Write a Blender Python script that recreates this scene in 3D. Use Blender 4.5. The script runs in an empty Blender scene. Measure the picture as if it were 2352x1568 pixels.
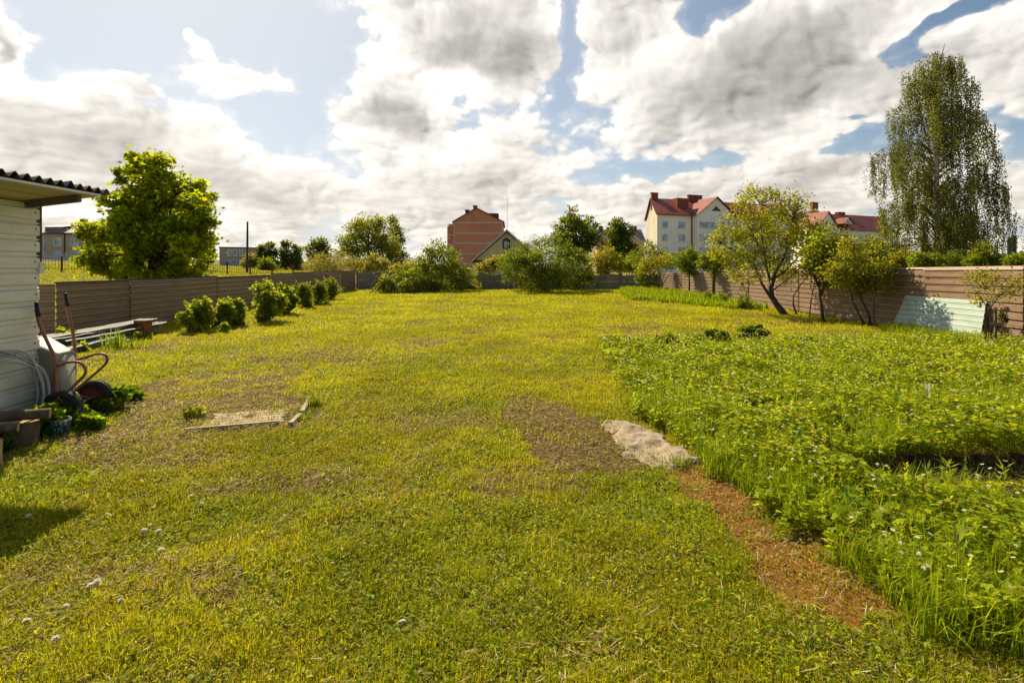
import bpy, math, random
import numpy as np
from mathutils import Vector, Matrix
S = bpy.context.scene
# ------------------------------------------------------------------ camera
F = 1110.0            # focal length in units of a 2352 px wide picture
CH = 1.7              # eye height
cam_data = bpy.data.cameras.new('camera')
cam_data.sensor_width = 36.0
cam_data.lens = 36.0 * F / 2352.0
cam_data.shift_y = -(784 - 612) / 2352.0
cam_data.clip_start = 0.05
cam_data.clip_end = 3000
cam = bpy.data.objects.new('camera', cam_data)
S.collection.objects.link(cam)
cam.location = (0, 0, CH)
cam.rotation_euler = (math.radians(90), 0, 0)
S.camera = cam
# ------------------------------------------------------------------ light
SUN_AZ, SUN_EL = math.radians(-37), math.radians(43)     # azimuth from +Y, negative = left
SUN_DIR = Vector((math.sin(SUN_AZ) * math.cos(SUN_EL), math.cos(SUN_AZ) * math.cos(SUN_EL), math.sin(SUN_EL)))
sun_data = bpy.data.lights.new('sun', 'SUN')
sun_data.energy = 5.0
sun_data.angle = math.radians(0.6)
sun_data.color = (1.0, 0.85, 0.57)
sun = bpy.data.objects.new('sun', sun_data)
S.collection.objects.link(sun)
sun.rotation_euler = SUN_DIR.to_track_quat('Z', 'Y').to_euler()
S.view_settings.view_transform = 'Standard'
S.view_settings.look = 'None'
S.view_settings.gamma = 1.0
S.view_settings.exposure = 0.86
# ------------------------------------------------------------------ sky (nishita + procedural clouds)
class NT:
    """small helper to write node trees as expressions"""
    def __init__(s, tree): s.t = tree; s.N = tree.nodes; s.L = tree.links
    def put(s, sock, v):
        if isinstance(v, bpy.types.NodeSocket): s.L.new(v, sock)
        elif v is not None: sock.default_value = v
    def m(s, op, a, b=None, c=None, clamp=False):
        n = s.N.new('ShaderNodeMath'); n.operation = op; n.use_clamp = clamp
        for i, v in enumerate((a, b, c)): s.put(n.inputs[i], v)
        return n.outputs[0]
    def v(s, op, a, b=None):
        n = s.N.new('ShaderNodeVectorMath'); n.operation = op
        s.put(n.inputs[0], a); s.put(n.inputs[1], b)
        return n.outputs['Value'] if op in ('LENGTH', 'DOT_PRODUCT') else n.outputs[0]
    def comb(s, x, y, z=0.0):
        n = s.N.new('ShaderNodeCombineXYZ')
        for i, q in enumerate((x, y, z)): s.put(n.inputs[i], q)
        return n.outputs[0]
    def sep(s, a):
        n = s.N.new('ShaderNodeSeparateXYZ'); s.put(n.inputs[0], a); return n.outputs
    def noise(s, vec, scale, detail=4, rough=.5, dist=0.0, dim='3D'):
        n = s.N.new('ShaderNodeTexNoise'); n.noise_dimensions = dim
        s.put(n.inputs['Vector'], vec); s.put(n.inputs['Scale'], scale)
        s.put(n.inputs['Detail'], detail); s.put(n.inputs['Roughness'], rough); s.put(n.inputs['Distortion'], dist)
        return n.outputs[0]
    def mr(s, v, a, b, c=0.0, d=1.0, smooth=True):
        n = s.N.new('ShaderNodeMapRange'); n.interpolation_type = 'SMOOTHSTEP' if smooth else 'LINEAR'
        for i, q in enumerate((v, a, b, c, d)): s.put(n.inputs[i], q)
        return n.outputs[0]
    def mix(s, f, a, b, mode='MIX'):
        n = s.N.new('ShaderNodeMix'); n.data_type = 'RGBA'; n.blend_type = mode
        s.put(n.inputs[0], f)
        for q, v in ((n.inputs[6], a), (n.inputs[7], b)):
            s.put(q, v if isinstance(v, bpy.types.NodeSocket) else (tuple(v) + (1.0,) if len(v) == 3 else v))
        return n.outputs[2]
    def ramp(s, f, stops):
        n = s.N.new('ShaderNodeValToRGB'); cr = n.color_ramp
        while len(cr.elements) < len(stops): cr.elements.new(0.5)
        for e, (p, c) in zip(cr.elements, stops): e.position = p; e.color = tuple(c) + (1.0,)
        s.put(n.inputs[0], f)
        return n.outputs[0]

# coverage: (px, py, rx, ry, angle, weight) in the 2352-wide photograph; turned into azimuth / elevation below
COVER = [
 # open blue sky
 (430, 50, 430, 140, 0, -1.5), (180, 110, 150, 60, 0, -1.0), (760, 130, 100, 120, 0, -1.4), (630, 262, 110, 75, 15, -1.4), (60, 170, 130, 40, 0, -.8), (700, 215, 60, 60, 0, -.5),
 (1305, 90, 34, 130, 8, -1.4), (1640, 5, 110, 48, -30, -1.5), (1560, 60, 40, 60, 20, -.6), (2130, 90, 200, 28, -17, -1.4), (2330, 320, 70, 55, 0, -1.5),
 (1500, 385, 190, 24, -8, -1.1), (1950, 312, 70, 22, -10, -1.3), (1090, 235, 60, 30, 0, -.7), (2335, 560, 100, 80, 0, -.6), (1270, 235, 50, 40, 0, -.3), (2240, 20, 120, 20, -20, -.6), (1420, 215, 30, 40, 0, -.4),
 # clouds in the open part
 (520, 168, 150, 44, 4, 2.7), (620, 192, 60, 28, 20, .7), (310, 172, 55, 20, 0, 1.8), (5, 62, 90, 55, 20, 2.6), (0, 125, 40, 35, 0, 2.2), (448, 107, 28, 12, 0, 1.9), (820, 55, 16, 14, 0, 1.7), (100, 105, 20, 10, 0, .8),
 # main cloud bodies
 (1075, 60, 250, 115, 5, 1.3), (1090, 160, 170, 60, 0, .7), (870, 245, 200, 55, 15, 1.5), (1720, 150, 250, 160, 10, 1.2), (1470, 60, 90, 110, 10, 1.2), (1400, 170, 120, 80, 0, .6),
 (180, 330, 340, 110, 6, 1.1), (450, 300, 160, 60, 20, .6), (1900, 230, 300, 80, -8, .7), (2250, 190, 150, 60, -14, .9), (2000, 30, 260, 50, -8, .9), (1100, 400, 500, 120, 0, .5), (1750, 430, 300, 55, -8, .9), (2300, 420, 120, 80, 0, .5),
]
DARK = [
 (1110, 122, 190, 36, -3, 1.1), (1080, 55, 150, 36, 0, .4), (1720, 150, 190, 100, 10, .55), (1790, 245, 90, 42, 0, .5), (1580, 240, 120, 24, -6, .45), (870, 265, 140, 30, 12, .55), (120, 330, 230, 60, 4, .55),
 (330, 310, 120, 50, 0, .4), (820, 445, 330, 40, -3, .5), (1450, 305, 170, 30, -4, .35), (1240, 480, 130, 26, 0, .3), (1900, 400, 180, 36, -8, .3), (2280, 230, 110, 30, 0, .3), (950, 400, 220, 26, 0, .3), (1990, 180, 160, 44, 0, .3), (1250, 330, 160, 24, 0, .25),
 (640, 350, 120, 60, 20, -.3), (1480, 110, 70, 60, 0, -.3), (700, 480, 200, 30, 0, .3), (300, 420, 260, 40, 0, .4), (1500, 440, 260, 30, 0, .3), (1000, 340, 200, 24, 0, .25), (1950, 470, 200, 26, 0, .25), (560, 400, 160, 30, 0, .3),
]
def az_el(px, py):
    u = (px - 1176) / F; v = (612 - py) / F
    az = math.atan(u)
    return az, math.atan(v * math.cos(az))
def gauss_sum(T, p1, items, base):
    """p1 = (azimuth, elevation, 1); soft elliptical bumps summed up"""
    acc = base
    for px, py, rx, ry, ang, w in items:
        az, el = az_el(px, py)
        c = math.cos(az)
        ra, re = rx / F * c * c * 1.6, ry / F * c * 1.6
        t = math.radians(-ang); ct, st = math.cos(t), math.sin(t)
        X = T.v('DOT_PRODUCT', p1, (ct / ra, st / ra, -(az * ct + el * st) / ra))
        Y = T.v('DOT_PRODUCT', p1, (-st / re, ct / re, -(-az * st + el * ct) / re))
        r2 = T.m('MULTIPLY_ADD', X, X, T.m('MULTIPLY', Y, Y))
        q = T.m('SUBTRACT', 1.0, r2, clamp=True)
        acc = T.m('MULTIPLY_ADD', T.m('MULTIPLY', q, q), w, acc)
    return acc
def build_world():
    w = bpy.data.worlds.new('World'); S.world = w; w.use_nodes = True
    T = NT(w.node_tree); T.N.clear()
    out = T.N.new('ShaderNodeOutputWorld'); bg = T.N.new('ShaderNodeBackground'); T.L.new(bg.outputs[0], out.inputs[0])
    bg.inputs['Strength'].default_value = 0.1
    sky = T.N.new('ShaderNodeTexSky'); sky.sky_type = 'NISHITA'; sky.sun_disc = False
    sky.sun_elevation = SUN_EL; sky.sun_rotation = SUN_AZ
    sky.air_density = 1.0; sky.dust_density = 1.2; sky.ozone_density = 1.5
    tc = T.N.new('ShaderNodeTexCoord'); d = tc.outputs['Generated']
    dn = T.v('NORMALIZE', d)
    dx, dy, dz = T.sep(dn)
    az = T.m('ARCTAN2', dx, dy); el = T.m('ARCSINE', dz)
    p = T.comb(az, el)
    elc = T.m('MAXIMUM', el, 0.0)
    k = T.m('DIVIDE', 1.0, T.m('ADD', elc, 0.34))
    q = T.comb(T.m('MULTIPLY', az, 1.8), T.m('SUBTRACT', T.m('MULTIPLY', k, 0.66), T.m('MULTIPLY', elc, 0.9)))
    wob = T.N.new('ShaderNodeTexNoise'); wob.noise_dimensions = '2D'; wob.inputs['Scale'].default_value = 5; wob.inputs['Detail'].default_value = 4
    T.put(wob.inputs['Vector'], q)
    wc = T.v('SUBTRACT', wob.outputs['Color'], (0.5, 0.5, 0.5))
    qw = T.v('ADD', q, T.v('MULTIPLY', wc, (0.10, 0.10, 0.0)))
    def puff(v, sc):
        n = T.N.new('ShaderNodeTexVoronoi'); n.voronoi_dimensions = '2D'; n.feature = 'F1'
        n.inputs['Scale'].default_value = sc; T.put(n.inputs['Vector'], v)
        d_ = n.outputs['Distance']; return T.m('SUBTRACT', 0.42, T.m('MULTIPLY', d_, d_))
    def dens(v, det):
        n1 = T.noise(v, 2.6, det, .56, 0.0, '2D')
        a_ = T.m('ADD', T.m('MULTIPLY', puff(v, 5.0), 0.70), T.m('MULTIPLY', puff(v, 12.0), 0.50))
        if det > 4: a_ = T.m('ADD', a_, T.m('MULTIPLY', T.m('SUBTRACT', puff(v, 27.0), 0.3), 0.28))
        return T.m('ADD', T.m('MULTIPLY', T.m('SUBTRACT', n1, 0.5), 3.0), T.m('SUBTRACT', a_, 0.12))
    p1 = T.v('ADD', T.v('ADD', p, (0.0, 0.0, 1.0)), T.v('MULTIPLY', wc, (0.12, 0.09, 0.0)))
    cov = T.m('ADD', gauss_sum(T, p1, COVER, 0.06), T.mr(el, 0.02, 0.30, 0.22, 0.0))
    cov = T.m('ADD', cov, T.mr(dy, 0.25, -0.25, 0.0, -0.75)); cov = T.m('ADD', cov, T.mr(el, 0.62, 1.0, 0.0, -1.1))
    N0 = dens(qw, 8)
    N1 = dens(T.v('ADD', qw, (-0.020, -0.024, 0.0)), 5)
    N2 = dens(T.v('ADD', qw, (-0.075, -0.095, 0.0)), 3)
    D0 = T.m('ADD', cov, N0)
    alpha = T.m('ADD', T.m('MULTIPLY', T.mr(D0, -0.10, 0.28), 0.62), T.m('MULTIPLY', T.mr(D0, -0.70, 0.55), 0.38))
    fine = T.m('SUBTRACT', N0, N1); broad = T.m('SUBTRACT', N0, N2)
    dark = gauss_sum(T, p1, DARK, 0.0)
    thick = T.mr(T.m('ADD', T.m('MULTIPLY', D0, 0.8), T.m('MULTIPLY', dark, 1.25)), 0.20, 2.4)
    glow = T.m('POWER', T.m('MAXIMUM', T.v('DOT_PRODUCT', dn, tuple(SUN_DIR)), 0.0), 4.0)
    lum = T.mr(thick, 0, 1, 0.86, 0.46, False)
    damp = T.mr(thick, 0.3, 1, 1.0, 0.45, False)
    lum = T.m('ADD', lum, T.m('MULTIPLY', T.m('MULTIPLY', fine, 0.42), damp))
    lum = T.m('ADD', lum, T.m('MULTIPLY', T.m('MULTIPLY', broad, 0.22), damp))
    lum = T.m('ADD', lum, T.m('MULTIPLY', glow, T.mr(thick, 0, 1, 0.42, 0.10, False)))
    lum = T.m('SUBTRACT', lum, T.mr(el, 0.0, 0.26, 0.10, 0.0))
    lum = T.m('MINIMUM', T.m('MAXIMUM', lum, 0.20), 1.4)
    lumc = T.v('MULTIPLY', T.comb(lum, lum, lum), T.mix(T.mr(el, 0.0, 0.35), (1.06, 0.98, 0.87), (1.03, 0.98, 0.905)))
    cloud = T.v('MULTIPLY', lumc, (5.95, 5.95, 5.95))
    blue = T.v('MULTIPLY', sky.outputs[0], (0.60, 0.61, 0.58))
    haze = T.m('ADD', T.m('MULTIPLY', glow, 0.95), T.mr(el, 0.0, 0.28, 0.6, 0.0))
    blue = T.mix(T.m('MINIMUM', haze, 0.85), blue, (3.9, 4.12, 4.38))
    T.L.new(T.mix(T.m('MULTIPLY', alpha, 0.97), blue, cloud), bg.inputs['Color'])
    w.cycles.sampling_method = 'MANUAL'; w.cycles.sample_map_resolution = 256
build_world()
S.cycles.max_bounces = 6
S.cycles.transparent_max_bounces = 4
S.cycles.use_denoising = True
# ------------------------------------------------------------------ helpers
def G(px, py):                      # a photo pixel on flat ground -> x, y
    Y = CH * F / (py - 612)
    return ((px - 1176) / F * Y, Y)
def P(px, py, Y):                   # a photo pixel at depth Y -> x, y, z
    return Vector(((px - 1176) / F * Y, Y, CH - (py - 612) / F * Y))
def sstep(a, b, x):
    t = np.clip((np.asarray(x, float) - a) / (b - a), 0, 1)
    return t * t * (3 - 2 * t)
_perm = np.random.RandomState(7).rand(256, 256)
def vnoise(x, y):
    xi = np.floor(x).astype(int); yi = np.floor(y).astype(int)
    fx = x - xi; fy = y - yi
    fx = fx * fx * (3 - 2 * fx); fy = fy * fy * (3 - 2 * fy)
    a = _perm[xi & 255, yi & 255]; b = _perm[(xi + 1) & 255, yi & 255]
    c = _perm[xi & 255, (yi + 1) & 255]; d = _perm[(xi + 1) & 255, (yi + 1) & 255]
    return (a * (1 - fx) + b * fx) * (1 - fy) + (c * (1 - fx) + d * fx) * fy
def fbm(x, y, s=1.0, oct=4, seed=0):
    x = np.asarray(x, float) * s + seed * 17.3; y = np.asarray(y, float) * s + seed * 9.1
    v = 0; a = .5; t = 0
    for _ in range(oct):
        v = v + a * vnoise(x, y); t += a; a *= .5; x = x * 2.03 + 5.7; y = y * 2.03 + 1.3
    return v / t
def terrain(x, y):
    x = np.asarray(x, float); y = np.asarray(y, float)
    z = 0.038 * np.clip(-x - 22, 0, 140)
    return z
def link(o, parent=None):
    S.collection.objects.link(o)
    if parent is not None: o.parent = parent
    return o
def mesh_obj(name, verts, faces, mat, parent=None, smooth=False, loc=None):
    me = bpy.data.meshes.new(name)
    me.from_pydata([tuple(v) for v in verts], [], faces)
    if smooth: me.polygons.foreach_set('use_smooth', [True] * len(me.polygons))
    if mat: me.materials.append(mat)
    me.update()
    o = link(bpy.data.objects.new(name, me), parent)
    if loc is not None: o.location = loc
    return o
def tag(o, label=None, cat=None, group=None, kind=None):
    if label: o['label'] = label
    if cat: o['category'] = cat
    if group: o['group'] = group
    if kind: o['kind'] = kind
    return o
def thing(name, loc, label, cat, group=None, rz=0.0):
    o = link(bpy.data.objects.new(name, None)); o.location = loc; o.rotation_euler = (0, 0, rz)
    o.empty_display_size = .2
    return tag(o, label, cat, group)
class MB:
    """collects simple shapes in one mesh"""
    def __init__(s): s.v = []; s.f = []
    def add(s, v, f):
        n = len(s.v); s.v += [Vector(q) for q in v]; s.f += [tuple(i + n for i in q) for q in f]; return s
    def box(s, lo, hi):
        x0, y0, z0 = lo; x1, y1, z1 = hi
        return s.add([(x0,y0,z0),(x1,y0,z0),(x1,y1,z0),(x0,y1,z0),(x0,y0,z1),(x1,y0,z1),(x1,y1,z1),(x0,y1,z1)],
                     [(0,3,2,1),(4,5,6,7),(0,1,5,4),(1,2,6,5),(2,3,7,6),(3,0,4,7)])
    def obox(s, c, ax, ay, az):    # centre, half-axes
        c, ax, ay, az = map(Vector, (c, ax, ay, az))
        p = [c+i*ax+j*ay+k*az for k in (-1,1) for i, j in ((-1,-1),(1,-1),(1,1),(-1,1))]
        return s.add(p, [(0,3,2,1),(4,5,6,7),(0,1,5,4),(1,2,6,5),(2,3,7,6),(3,0,4,7)])
    def prism(s, poly, off):       # polygon (3D points) extruded by vector off
        n = len(poly); off = Vector(off)
        p = [Vector(q) for q in poly]; v = p + [q + off for q in p]
        f = [tuple(range(n))[::-1], tuple(range(n, 2*n))] + [(i, (i+1) % n, n+(i+1) % n, n+i) for i in range(n)]
        return s.add(v, f)
    def tube(s, pts, rad, seg=8, closed=False):
        pts = [Vector(p) for p in pts]; n = len(pts)
        if not hasattr(rad, '__len__'): rad = [rad] * n
        up = None; rings = []
        for i, p in enumerate(pts):
            a = pts[(i-1) % n] if (closed or i > 0) else p
            b = pts[(i+1) % n] if (closed or i < n-1) else p
            t = (b - a).normalized() if (b - a).length > 1e-9 else Vector((0, 0, 1))
            if up is None: up = Vector((0, 0, 1)) if abs(t.z) < .9 else Vector((1, 0, 0))
            r = t.cross(up).normalized(); up = r.cross(t).normalized()
            rings.append([p + (r * math.cos(2*math.pi*k/seg) + up * math.sin(2*math.pi*k/seg)) * rad[i] for k in range(seg)])
        v = [q for r in rings for q in r]; f = []
        for i in range(n if closed else n-1):
            j = (i+1) % n
            for k in range(seg):
                l = (k+1) % seg
                f.append((i*seg+k, i*seg+l, j*seg+l, j*seg+k))
        if not closed: f += [tuple(range(seg))[::-1], tuple(range((n-1)*seg, n*seg))]
        return s.add(v, f)
    def lathe(s, prof, c, axis, seg=28):     # prof: (radius, height along axis)
        axis = Vector(axis).normalized(); a = axis.orthogonal().normalized(); b = axis.cross(a); c = Vector(c)
        n = len(prof); v = []; f = []
        for k in range(seg):
            t = 2*math.pi*k/seg; d = a*math.cos(t) + b*math.sin(t)
            v += [c + d*r + axis*h for r, h in prof]
        for k in range(seg):
            l = (k+1) % seg
            for i in range(n-1): f.append((k*n+i, l*n+i, l*n+i+1, k*n+i+1))
        return s.add(v, f)
    def build(s, name, mat, parent=None, smooth=False, bevel=0):
        o = mesh_obj(name, s.v, s.f, mat, parent, smooth)
        if bevel:
            m = o.modifiers.new('bevel', 'BEVEL'); m.width = bevel; m.segments = 2; m.limit_method = 'ANGLE'
        return o
def np_mesh(name, verts, loops, starts, totals, mat, col=None, parent=None, smooth=False, extra=None):
    me = bpy.data.meshes.new(name)
    me.vertices.add(len(verts)); me.vertices.foreach_set('co', np.ascontiguousarray(verts, np.float32).ravel())
    me.loops.add(len(loops)); me.loops.foreach_set('vertex_index', np.ascontiguousarray(loops, np.int32))
    me.polygons.add(len(starts)); me.polygons.foreach_set('loop_start', np.ascontiguousarray(starts, np.int32))
    me.polygons.foreach_set('loop_total', np.ascontiguousarray(totals, np.int32))
    if smooth: me.polygons.foreach_set('use_smooth', np.ones(len(starts), bool))
    me.update(calc_edges=True)
    if col is not None:
        a = me.color_attributes.new('Col', 'FLOAT_COLOR', 'POINT')
        c = np.ones((len(verts), 4), np.float32); c[:, :3] = col
        a.data.foreach_set('color', c.ravel())
    if extra is not None:
        a = me.color_attributes.new('Mask', 'FLOAT_COLOR', 'POINT')
        c = np.ones((len(verts), 4), np.float32); c[:, :3] = extra
        a.data.foreach_set('color', c.ravel())
    if mat: me.materials.append(mat)
    return link(bpy.data.objects.new(name, me), parent)
def rot_frame(d, rng_roll, rng):
    """unit dirs d (n,3) -> side and normal vectors with random roll"""
    n = len(d)
    up = np.tile(np.array([0, 0, 1.0]), (n, 1)); up[np.abs(d[:, 2]) > .95] = (1, 0, 0)
    s = np.cross(d, up); s /= np.linalg.norm(s, axis=1)[:, None]
    nn = np.cross(s, d)
    a = rng.uniform(-rng_roll, rng_roll, n)[:, None]
    return s * np.cos(a) + nn * np.sin(a), nn * np.cos(a) - s * np.sin(a)
def leaf_mesh(name, base, d, length, width, col, mat, rng, roll=1.2, lobes=1, parent=None, fold=.18):
    """every leaf a folded rhombus (or a hand of them when lobes > 1)"""
    n = len(base); s, nn = rot_frame(d, roll, rng)
    length = np.broadcast_to(length, n)[:, None]; width = np.broadcast_to(width, n)[:, None]
    V = []; C = []
    angs = [0] if lobes == 1 else ([-.95, 0, .95] if lobes == 3 else [-1.6, -.8, 0, .8, 1.6])
    for a in angs:
        dd = d * math.cos(a) + s * math.sin(a); ss = s * math.cos(a) - d * math.sin(a)
        k = 1.0 if abs(a) < .5 else (.85 if abs(a) < 1.2 else .6)
        tip = base + dd * length * k
        mid = base + dd * length * .52 * k
        V.append(np.stack([base, mid + ss * width * .5 + nn * width * fold, tip, mid - ss * width * .5 + nn * width * fold], 1))
        C.append(np.repeat(col[:, None, :], 4, 1))
    V = np.concatenate(V).reshape(-1, 3); C = np.concatenate(C).reshape(-1, 3)
    m = len(V) // 4
    return np_mesh(name, V, np.arange(m * 4), np.arange(m) * 4, np.full(m, 4), mat, C, parent)
# ------------------------------------------------------------------ materials
def new_mat(name):
    m = bpy.data.materials.new(name); m.use_nodes = True; T = NT(m.node_tree)
    b = T.N.get('Principled BSDF'); return m, T, b
def obj_co(T):
    return T.N.new('ShaderNodeTexCoord').outputs['Object']
def bump(T, b, h, strength=.3, dist=.02):
    n = T.N.new('ShaderNodeBump'); n.inputs['Strength'].default_value = strength; n.inputs['Distance'].default_value = dist
    T.put(n.inputs['Height'], h); T.L.new(n.outputs[0], b.inputs['Normal'])
def mat_basic(name, c1, c2=None, scale=3.0, rough=.8, metal=0.0, bmp=0.0, stretch=(1, 1, 1), spec=.3, dirt=None, dirt_amt=.5, bscale=8):
    m, T, b = new_mat(name)
    co = T.v('MULTIPLY', obj_co(T), stretch)
    n = T.noise(co, scale, 6, .6)
    col = T.mix(T.mr(n, .3, .7), c1, c2 or tuple(x * .75 for x in c1))
    if dirt:
        n2 = T.noise(T.v('MULTIPLY', obj_co(T), (1, 1, 1)), scale * .37, 8, .65)
        col = T.mix(T.m('MULTIPLY', T.mr(n2, .5, .72), dirt_amt), col, dirt)
    T.put(b.inputs['Base Color'], col)
    b.inputs['Roughness'].default_value = rough; b.inputs['Metallic'].default_value = metal
    b.inputs['Specular IOR Level'].default_value = spec
    if bmp: bump(T, b, T.noise(co, scale * bscale, 5, .6), bmp, .01)
    return m
def mat_leaf(name, trans=.5, rough=.45, tcol=(1.25, 1.2, .55), spec=.13):
    m, T, b = new_mat(name)
    at = T.N.new('ShaderNodeAttribute'); at.attribute_name = 'Col'
    c = at.outputs['Color']
    T.put(b.inputs['Base Color'], c); b.inputs['Roughness'].default_value = rough
    b.inputs['Specular IOR Level'].default_value = spec
    tr = T.N.new('ShaderNodeBsdfTranslucent'); T.put(tr.inputs['Color'], T.mix(1.0, c, tcol, 'MULTIPLY'))
    mx = T.N.new('ShaderNodeMixShader'); mx.inputs[0].default_value = trans
    T.L.new(b.outputs[0], mx.inputs[1]); T.L.new(tr.outputs[0], mx.inputs[2])
    o = T.N.get('Material Output'); T.L.new(mx.outputs[0], o.inputs['Surface'])
    return m
M = {}
M['leaf'] = mat_leaf('leaf', .58, .42, (1.35, 1.25, .40))
M['grass'] = mat_leaf('grass', .45, .5, (1.25, 1.2, .4), .10)
M['bark'] = mat_basic('bark', (.11, .08, .055), (.05, .036, .025), 14, .9, bmp=.8, stretch=(1, 1, .25))
M['birch'] = mat_basic('birch_bark', (.50, .46, .38), (.16, .13, .10), 6, .8, bmp=.3, stretch=(1, 1, 2.5))
M['twig'] = mat_basic('twig', (.16, .12, .08), (.08, .06, .04), 10, .9)
M['brown'] = None
def pal(rng, n, cols, jit=.25):
    cols = np.array(cols); i = rng.randint(0, len(cols), n)
    return cols[i] * rng.uniform(1 - jit, 1 + jit, n)[:, None]
# ------------------------------------------------------------------ the yard's patches (outlines on the ground)
def gpoly(*pp): return np.array([G(*p) for p in pp])
DIRT = gpoly((1160,935),(1195,905),(1290,925),(1390,960),(1440,1000),(1460,1055),(1380,1078),(1260,1078),(1190,1035))
SCREED = gpoly((1375,975),(1425,975),(1500,992),(1560,1035),(1600,1072),(1570,1088),(1500,1075),(1440,1045),(1415,1010))
MOSS = gpoly((1515,1085),(1600,1075),(1690,1105),(1770,1180),(1860,1265),(1990,1335),(2090,1412),(1900,1430),(1790,1405),(1735,1340),(1700,1270),(1630,1170))
LDIRT = gpoly((90,1040),(200,985),(290,890),(430,860),(570,850),(680,880),(720,925),(700,975),(440,1000),(300,1010),(180,1050),(60,1080))
BED = np.array([G(1365,788), G(1420,880), G(1450,940), G(1540,1000), G(1600,1060), G(1660,1090), G(1770,1180), G(1870,1275), G(1990,1335), G(2100,1415),
                G(2230,1490), (4.3, 1.6), (10.6, 1.6), (10.6, 8.9), G(2200,775), G(2060,775), G(1790,778), G(1600,778)])
TALL1 = gpoly((1425,668),(1500,664),(1740,703),(1765,712),(1700,716),(1560,698),(1440,690))
FURROW = gpoly((1850,1062),(2352,1042),(2800,1042),(2800,1150),(2352,1142),(1950,1130))
YARD = np.array([(-9.7,0),(-9.9,11),(-11.4,35.5),(10.7,35.5),(10.7,0)])
def inside(poly, x, y):
    c = np.zeros(x.shape, bool); n = len(poly)
    for i in range(n):
        x0, y0 = poly[i]; x1, y1 = poly[(i+1) % n]
        if y0 == y1: continue
        t = ((y0 > y) != (y1 > y)) & (x < (x1 - x0) * (y - y0) / (y1 - y0) + x0)
        c ^= t
    return c
def mask(poly, x, y, warp=.25, ws=2.2, seed=1):
    wx = (fbm(x, y, ws, 4, seed) - .5) * 2 * warp; wy = (fbm(x, y, ws, 4, seed + 5) - .5) * 2 * warp
    k = warp * 1.5
    hx = (fbm(x, y, 9, 3, seed + 8) - .5) * k; hy = (fbm(x, y, 9, 3, seed + 11) - .5) * k
    return inside(poly, x + wx + hx, y + wy + hy).astype(float)
def height(x, y):
    z = terrain(x, y)
    fade = 1 - sstep(40, 80, np.hypot(x, y))
    z = z - .09 * mask(FURROW, x, y, .12, 2)
    z = z + fade * ((fbm(x, y, .5, 3, 3) - .5) * .10 + (fbm(x, y, 3.0, 3, 4) - .5) * .045)
    return z
# ---------------- the ground sheet
def axis(lo, hi, fine_lo, fine_hi, step, grow):
    a = list(np.arange(fine_lo, fine_hi, step)); s = step; v = a[-1]
    while v < hi: s *= grow; v += s; a.append(v)
    s = step; v = a[0]; b = []
    while v > lo: s *= grow; v -= s; b.append(v)
    return np.array(b[::-1] + a)
gx = axis(-900, 900, -7, 7, .055, 1.035); gy = axis(-60, 1500, 1.2, 9, .05, 1.02)
X, Y = np.meshgrid(gx, gy)
Z = height(X, Y)
def ground_material():
    m, T, b = new_mat('ground')
    at = T.N.new('ShaderNodeAttribute'); at.attribute_name = 'Mask'
    r = T.N.new('ShaderNodeSeparateColor'); T.L.new(at.outputs['Color'], r.inputs[0]); r = r.outputs
    co = obj_co(T)
    n1 = T.noise(co, 22, 8, .68); n2 = T.noise(co, 1.7, 7, .62); n3 = T.noise(co, 90, 3, .6)
    st = T.noise(T.v('MULTIPLY', co, (14, 60, 10)), 2.0, 4, .6, 1.5)
    green = T.mix(T.mr(n2, .35, .65), (.11, .10, .012), (.19, .17, .018))
    green = T.mix(T.mr(n1, .45, .75), green, (.065, .045, .018))
    soil = T.mix(T.mr(n1, .35, .65), (.055, .031, .014), (.15, .09, .042))
    soil = T.mix(T.mr(st, .56, .68), soil, (.24, .17, .09))
    moss = T.mix(T.mr(n1, .3, .7), (.14, .058, .010), (.24, .115, .018))
    moss = T.mix(T.mr(st, .60, .72), moss, (.36, .27, .15))
    pale = T.mix(T.mr(n1, .42, .62), (.52, .44, .34), (.30, .23, .16))
    pale = T.mix(T.mr(T.noise(co, 6, 5, .6), .56, .66), pale, (.20, .14, .085))
    def jit(ch, w=.7): return T.mr(T.m('ADD', ch, T.m('MULTIPLY', T.m('SUBTRACT', n1, .5), w)), .35, .65)
    soil = T.mix(T.mr(r[0], 1.2, 1.5), soil, (.045, .027, .014))
    col = T.mix(jit(r[0]), green, soil); col = T.mix(jit(r[1]), col, moss); col = T.mix(jit(r[2]), col, pale)
    T.put(b.inputs['Base Color'], col); b.inputs['Roughness'].default_value = .95; b.inputs['Specular IOR Level'].default_value = .1
    bump(T, b, T.m('ADD', n1, T.m('MULTIPLY', n3, .5)), .9, .03)
    return m
def dirtiness(x, y):
    """bare, strawy spots of the mown lawn"""
    d = fbm(x, y, .55, 5, 21); e = fbm(x, y * .5, 2.6, 3, 23)
    v = sstep(.56, .66, d * .65 + e * .35)
    v = np.maximum(v, sstep(.615, .70, fbm(x * .45, y * 1.5, 1.3, 4, 27) + .05 * (fbm(x, y, 9, 2, 30) - .5)) * .9)
    px_row = mask(LDIRT, x, y, .35, 1.6, 2)
    return np.maximum(v * .7, px_row * (.45 + .55 * sstep(.42, .55, fbm(x, y, 3.5, 4, 29))))
md = np.maximum(mask(DIRT, X, Y, .3, 2), dirtiness(X, Y))
bedm = mask(BED, X, Y, .2, 2)
md = np.where(bedm > 0, .8, md)
yard = inside(YARD, X, Y)
md = np.where(yard, md, .0)
md = np.where(mask(FURROW, X, Y, .12, 2) > 0, 1.6, md)
msk = np.stack([md, mask(MOSS, X, Y, .16, 3), mask(SCREED, X, Y, .10, 4)], -1)
ny, nx = X.shape
idx = np.arange(ny * nx).reshape(ny, nx)
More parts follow.
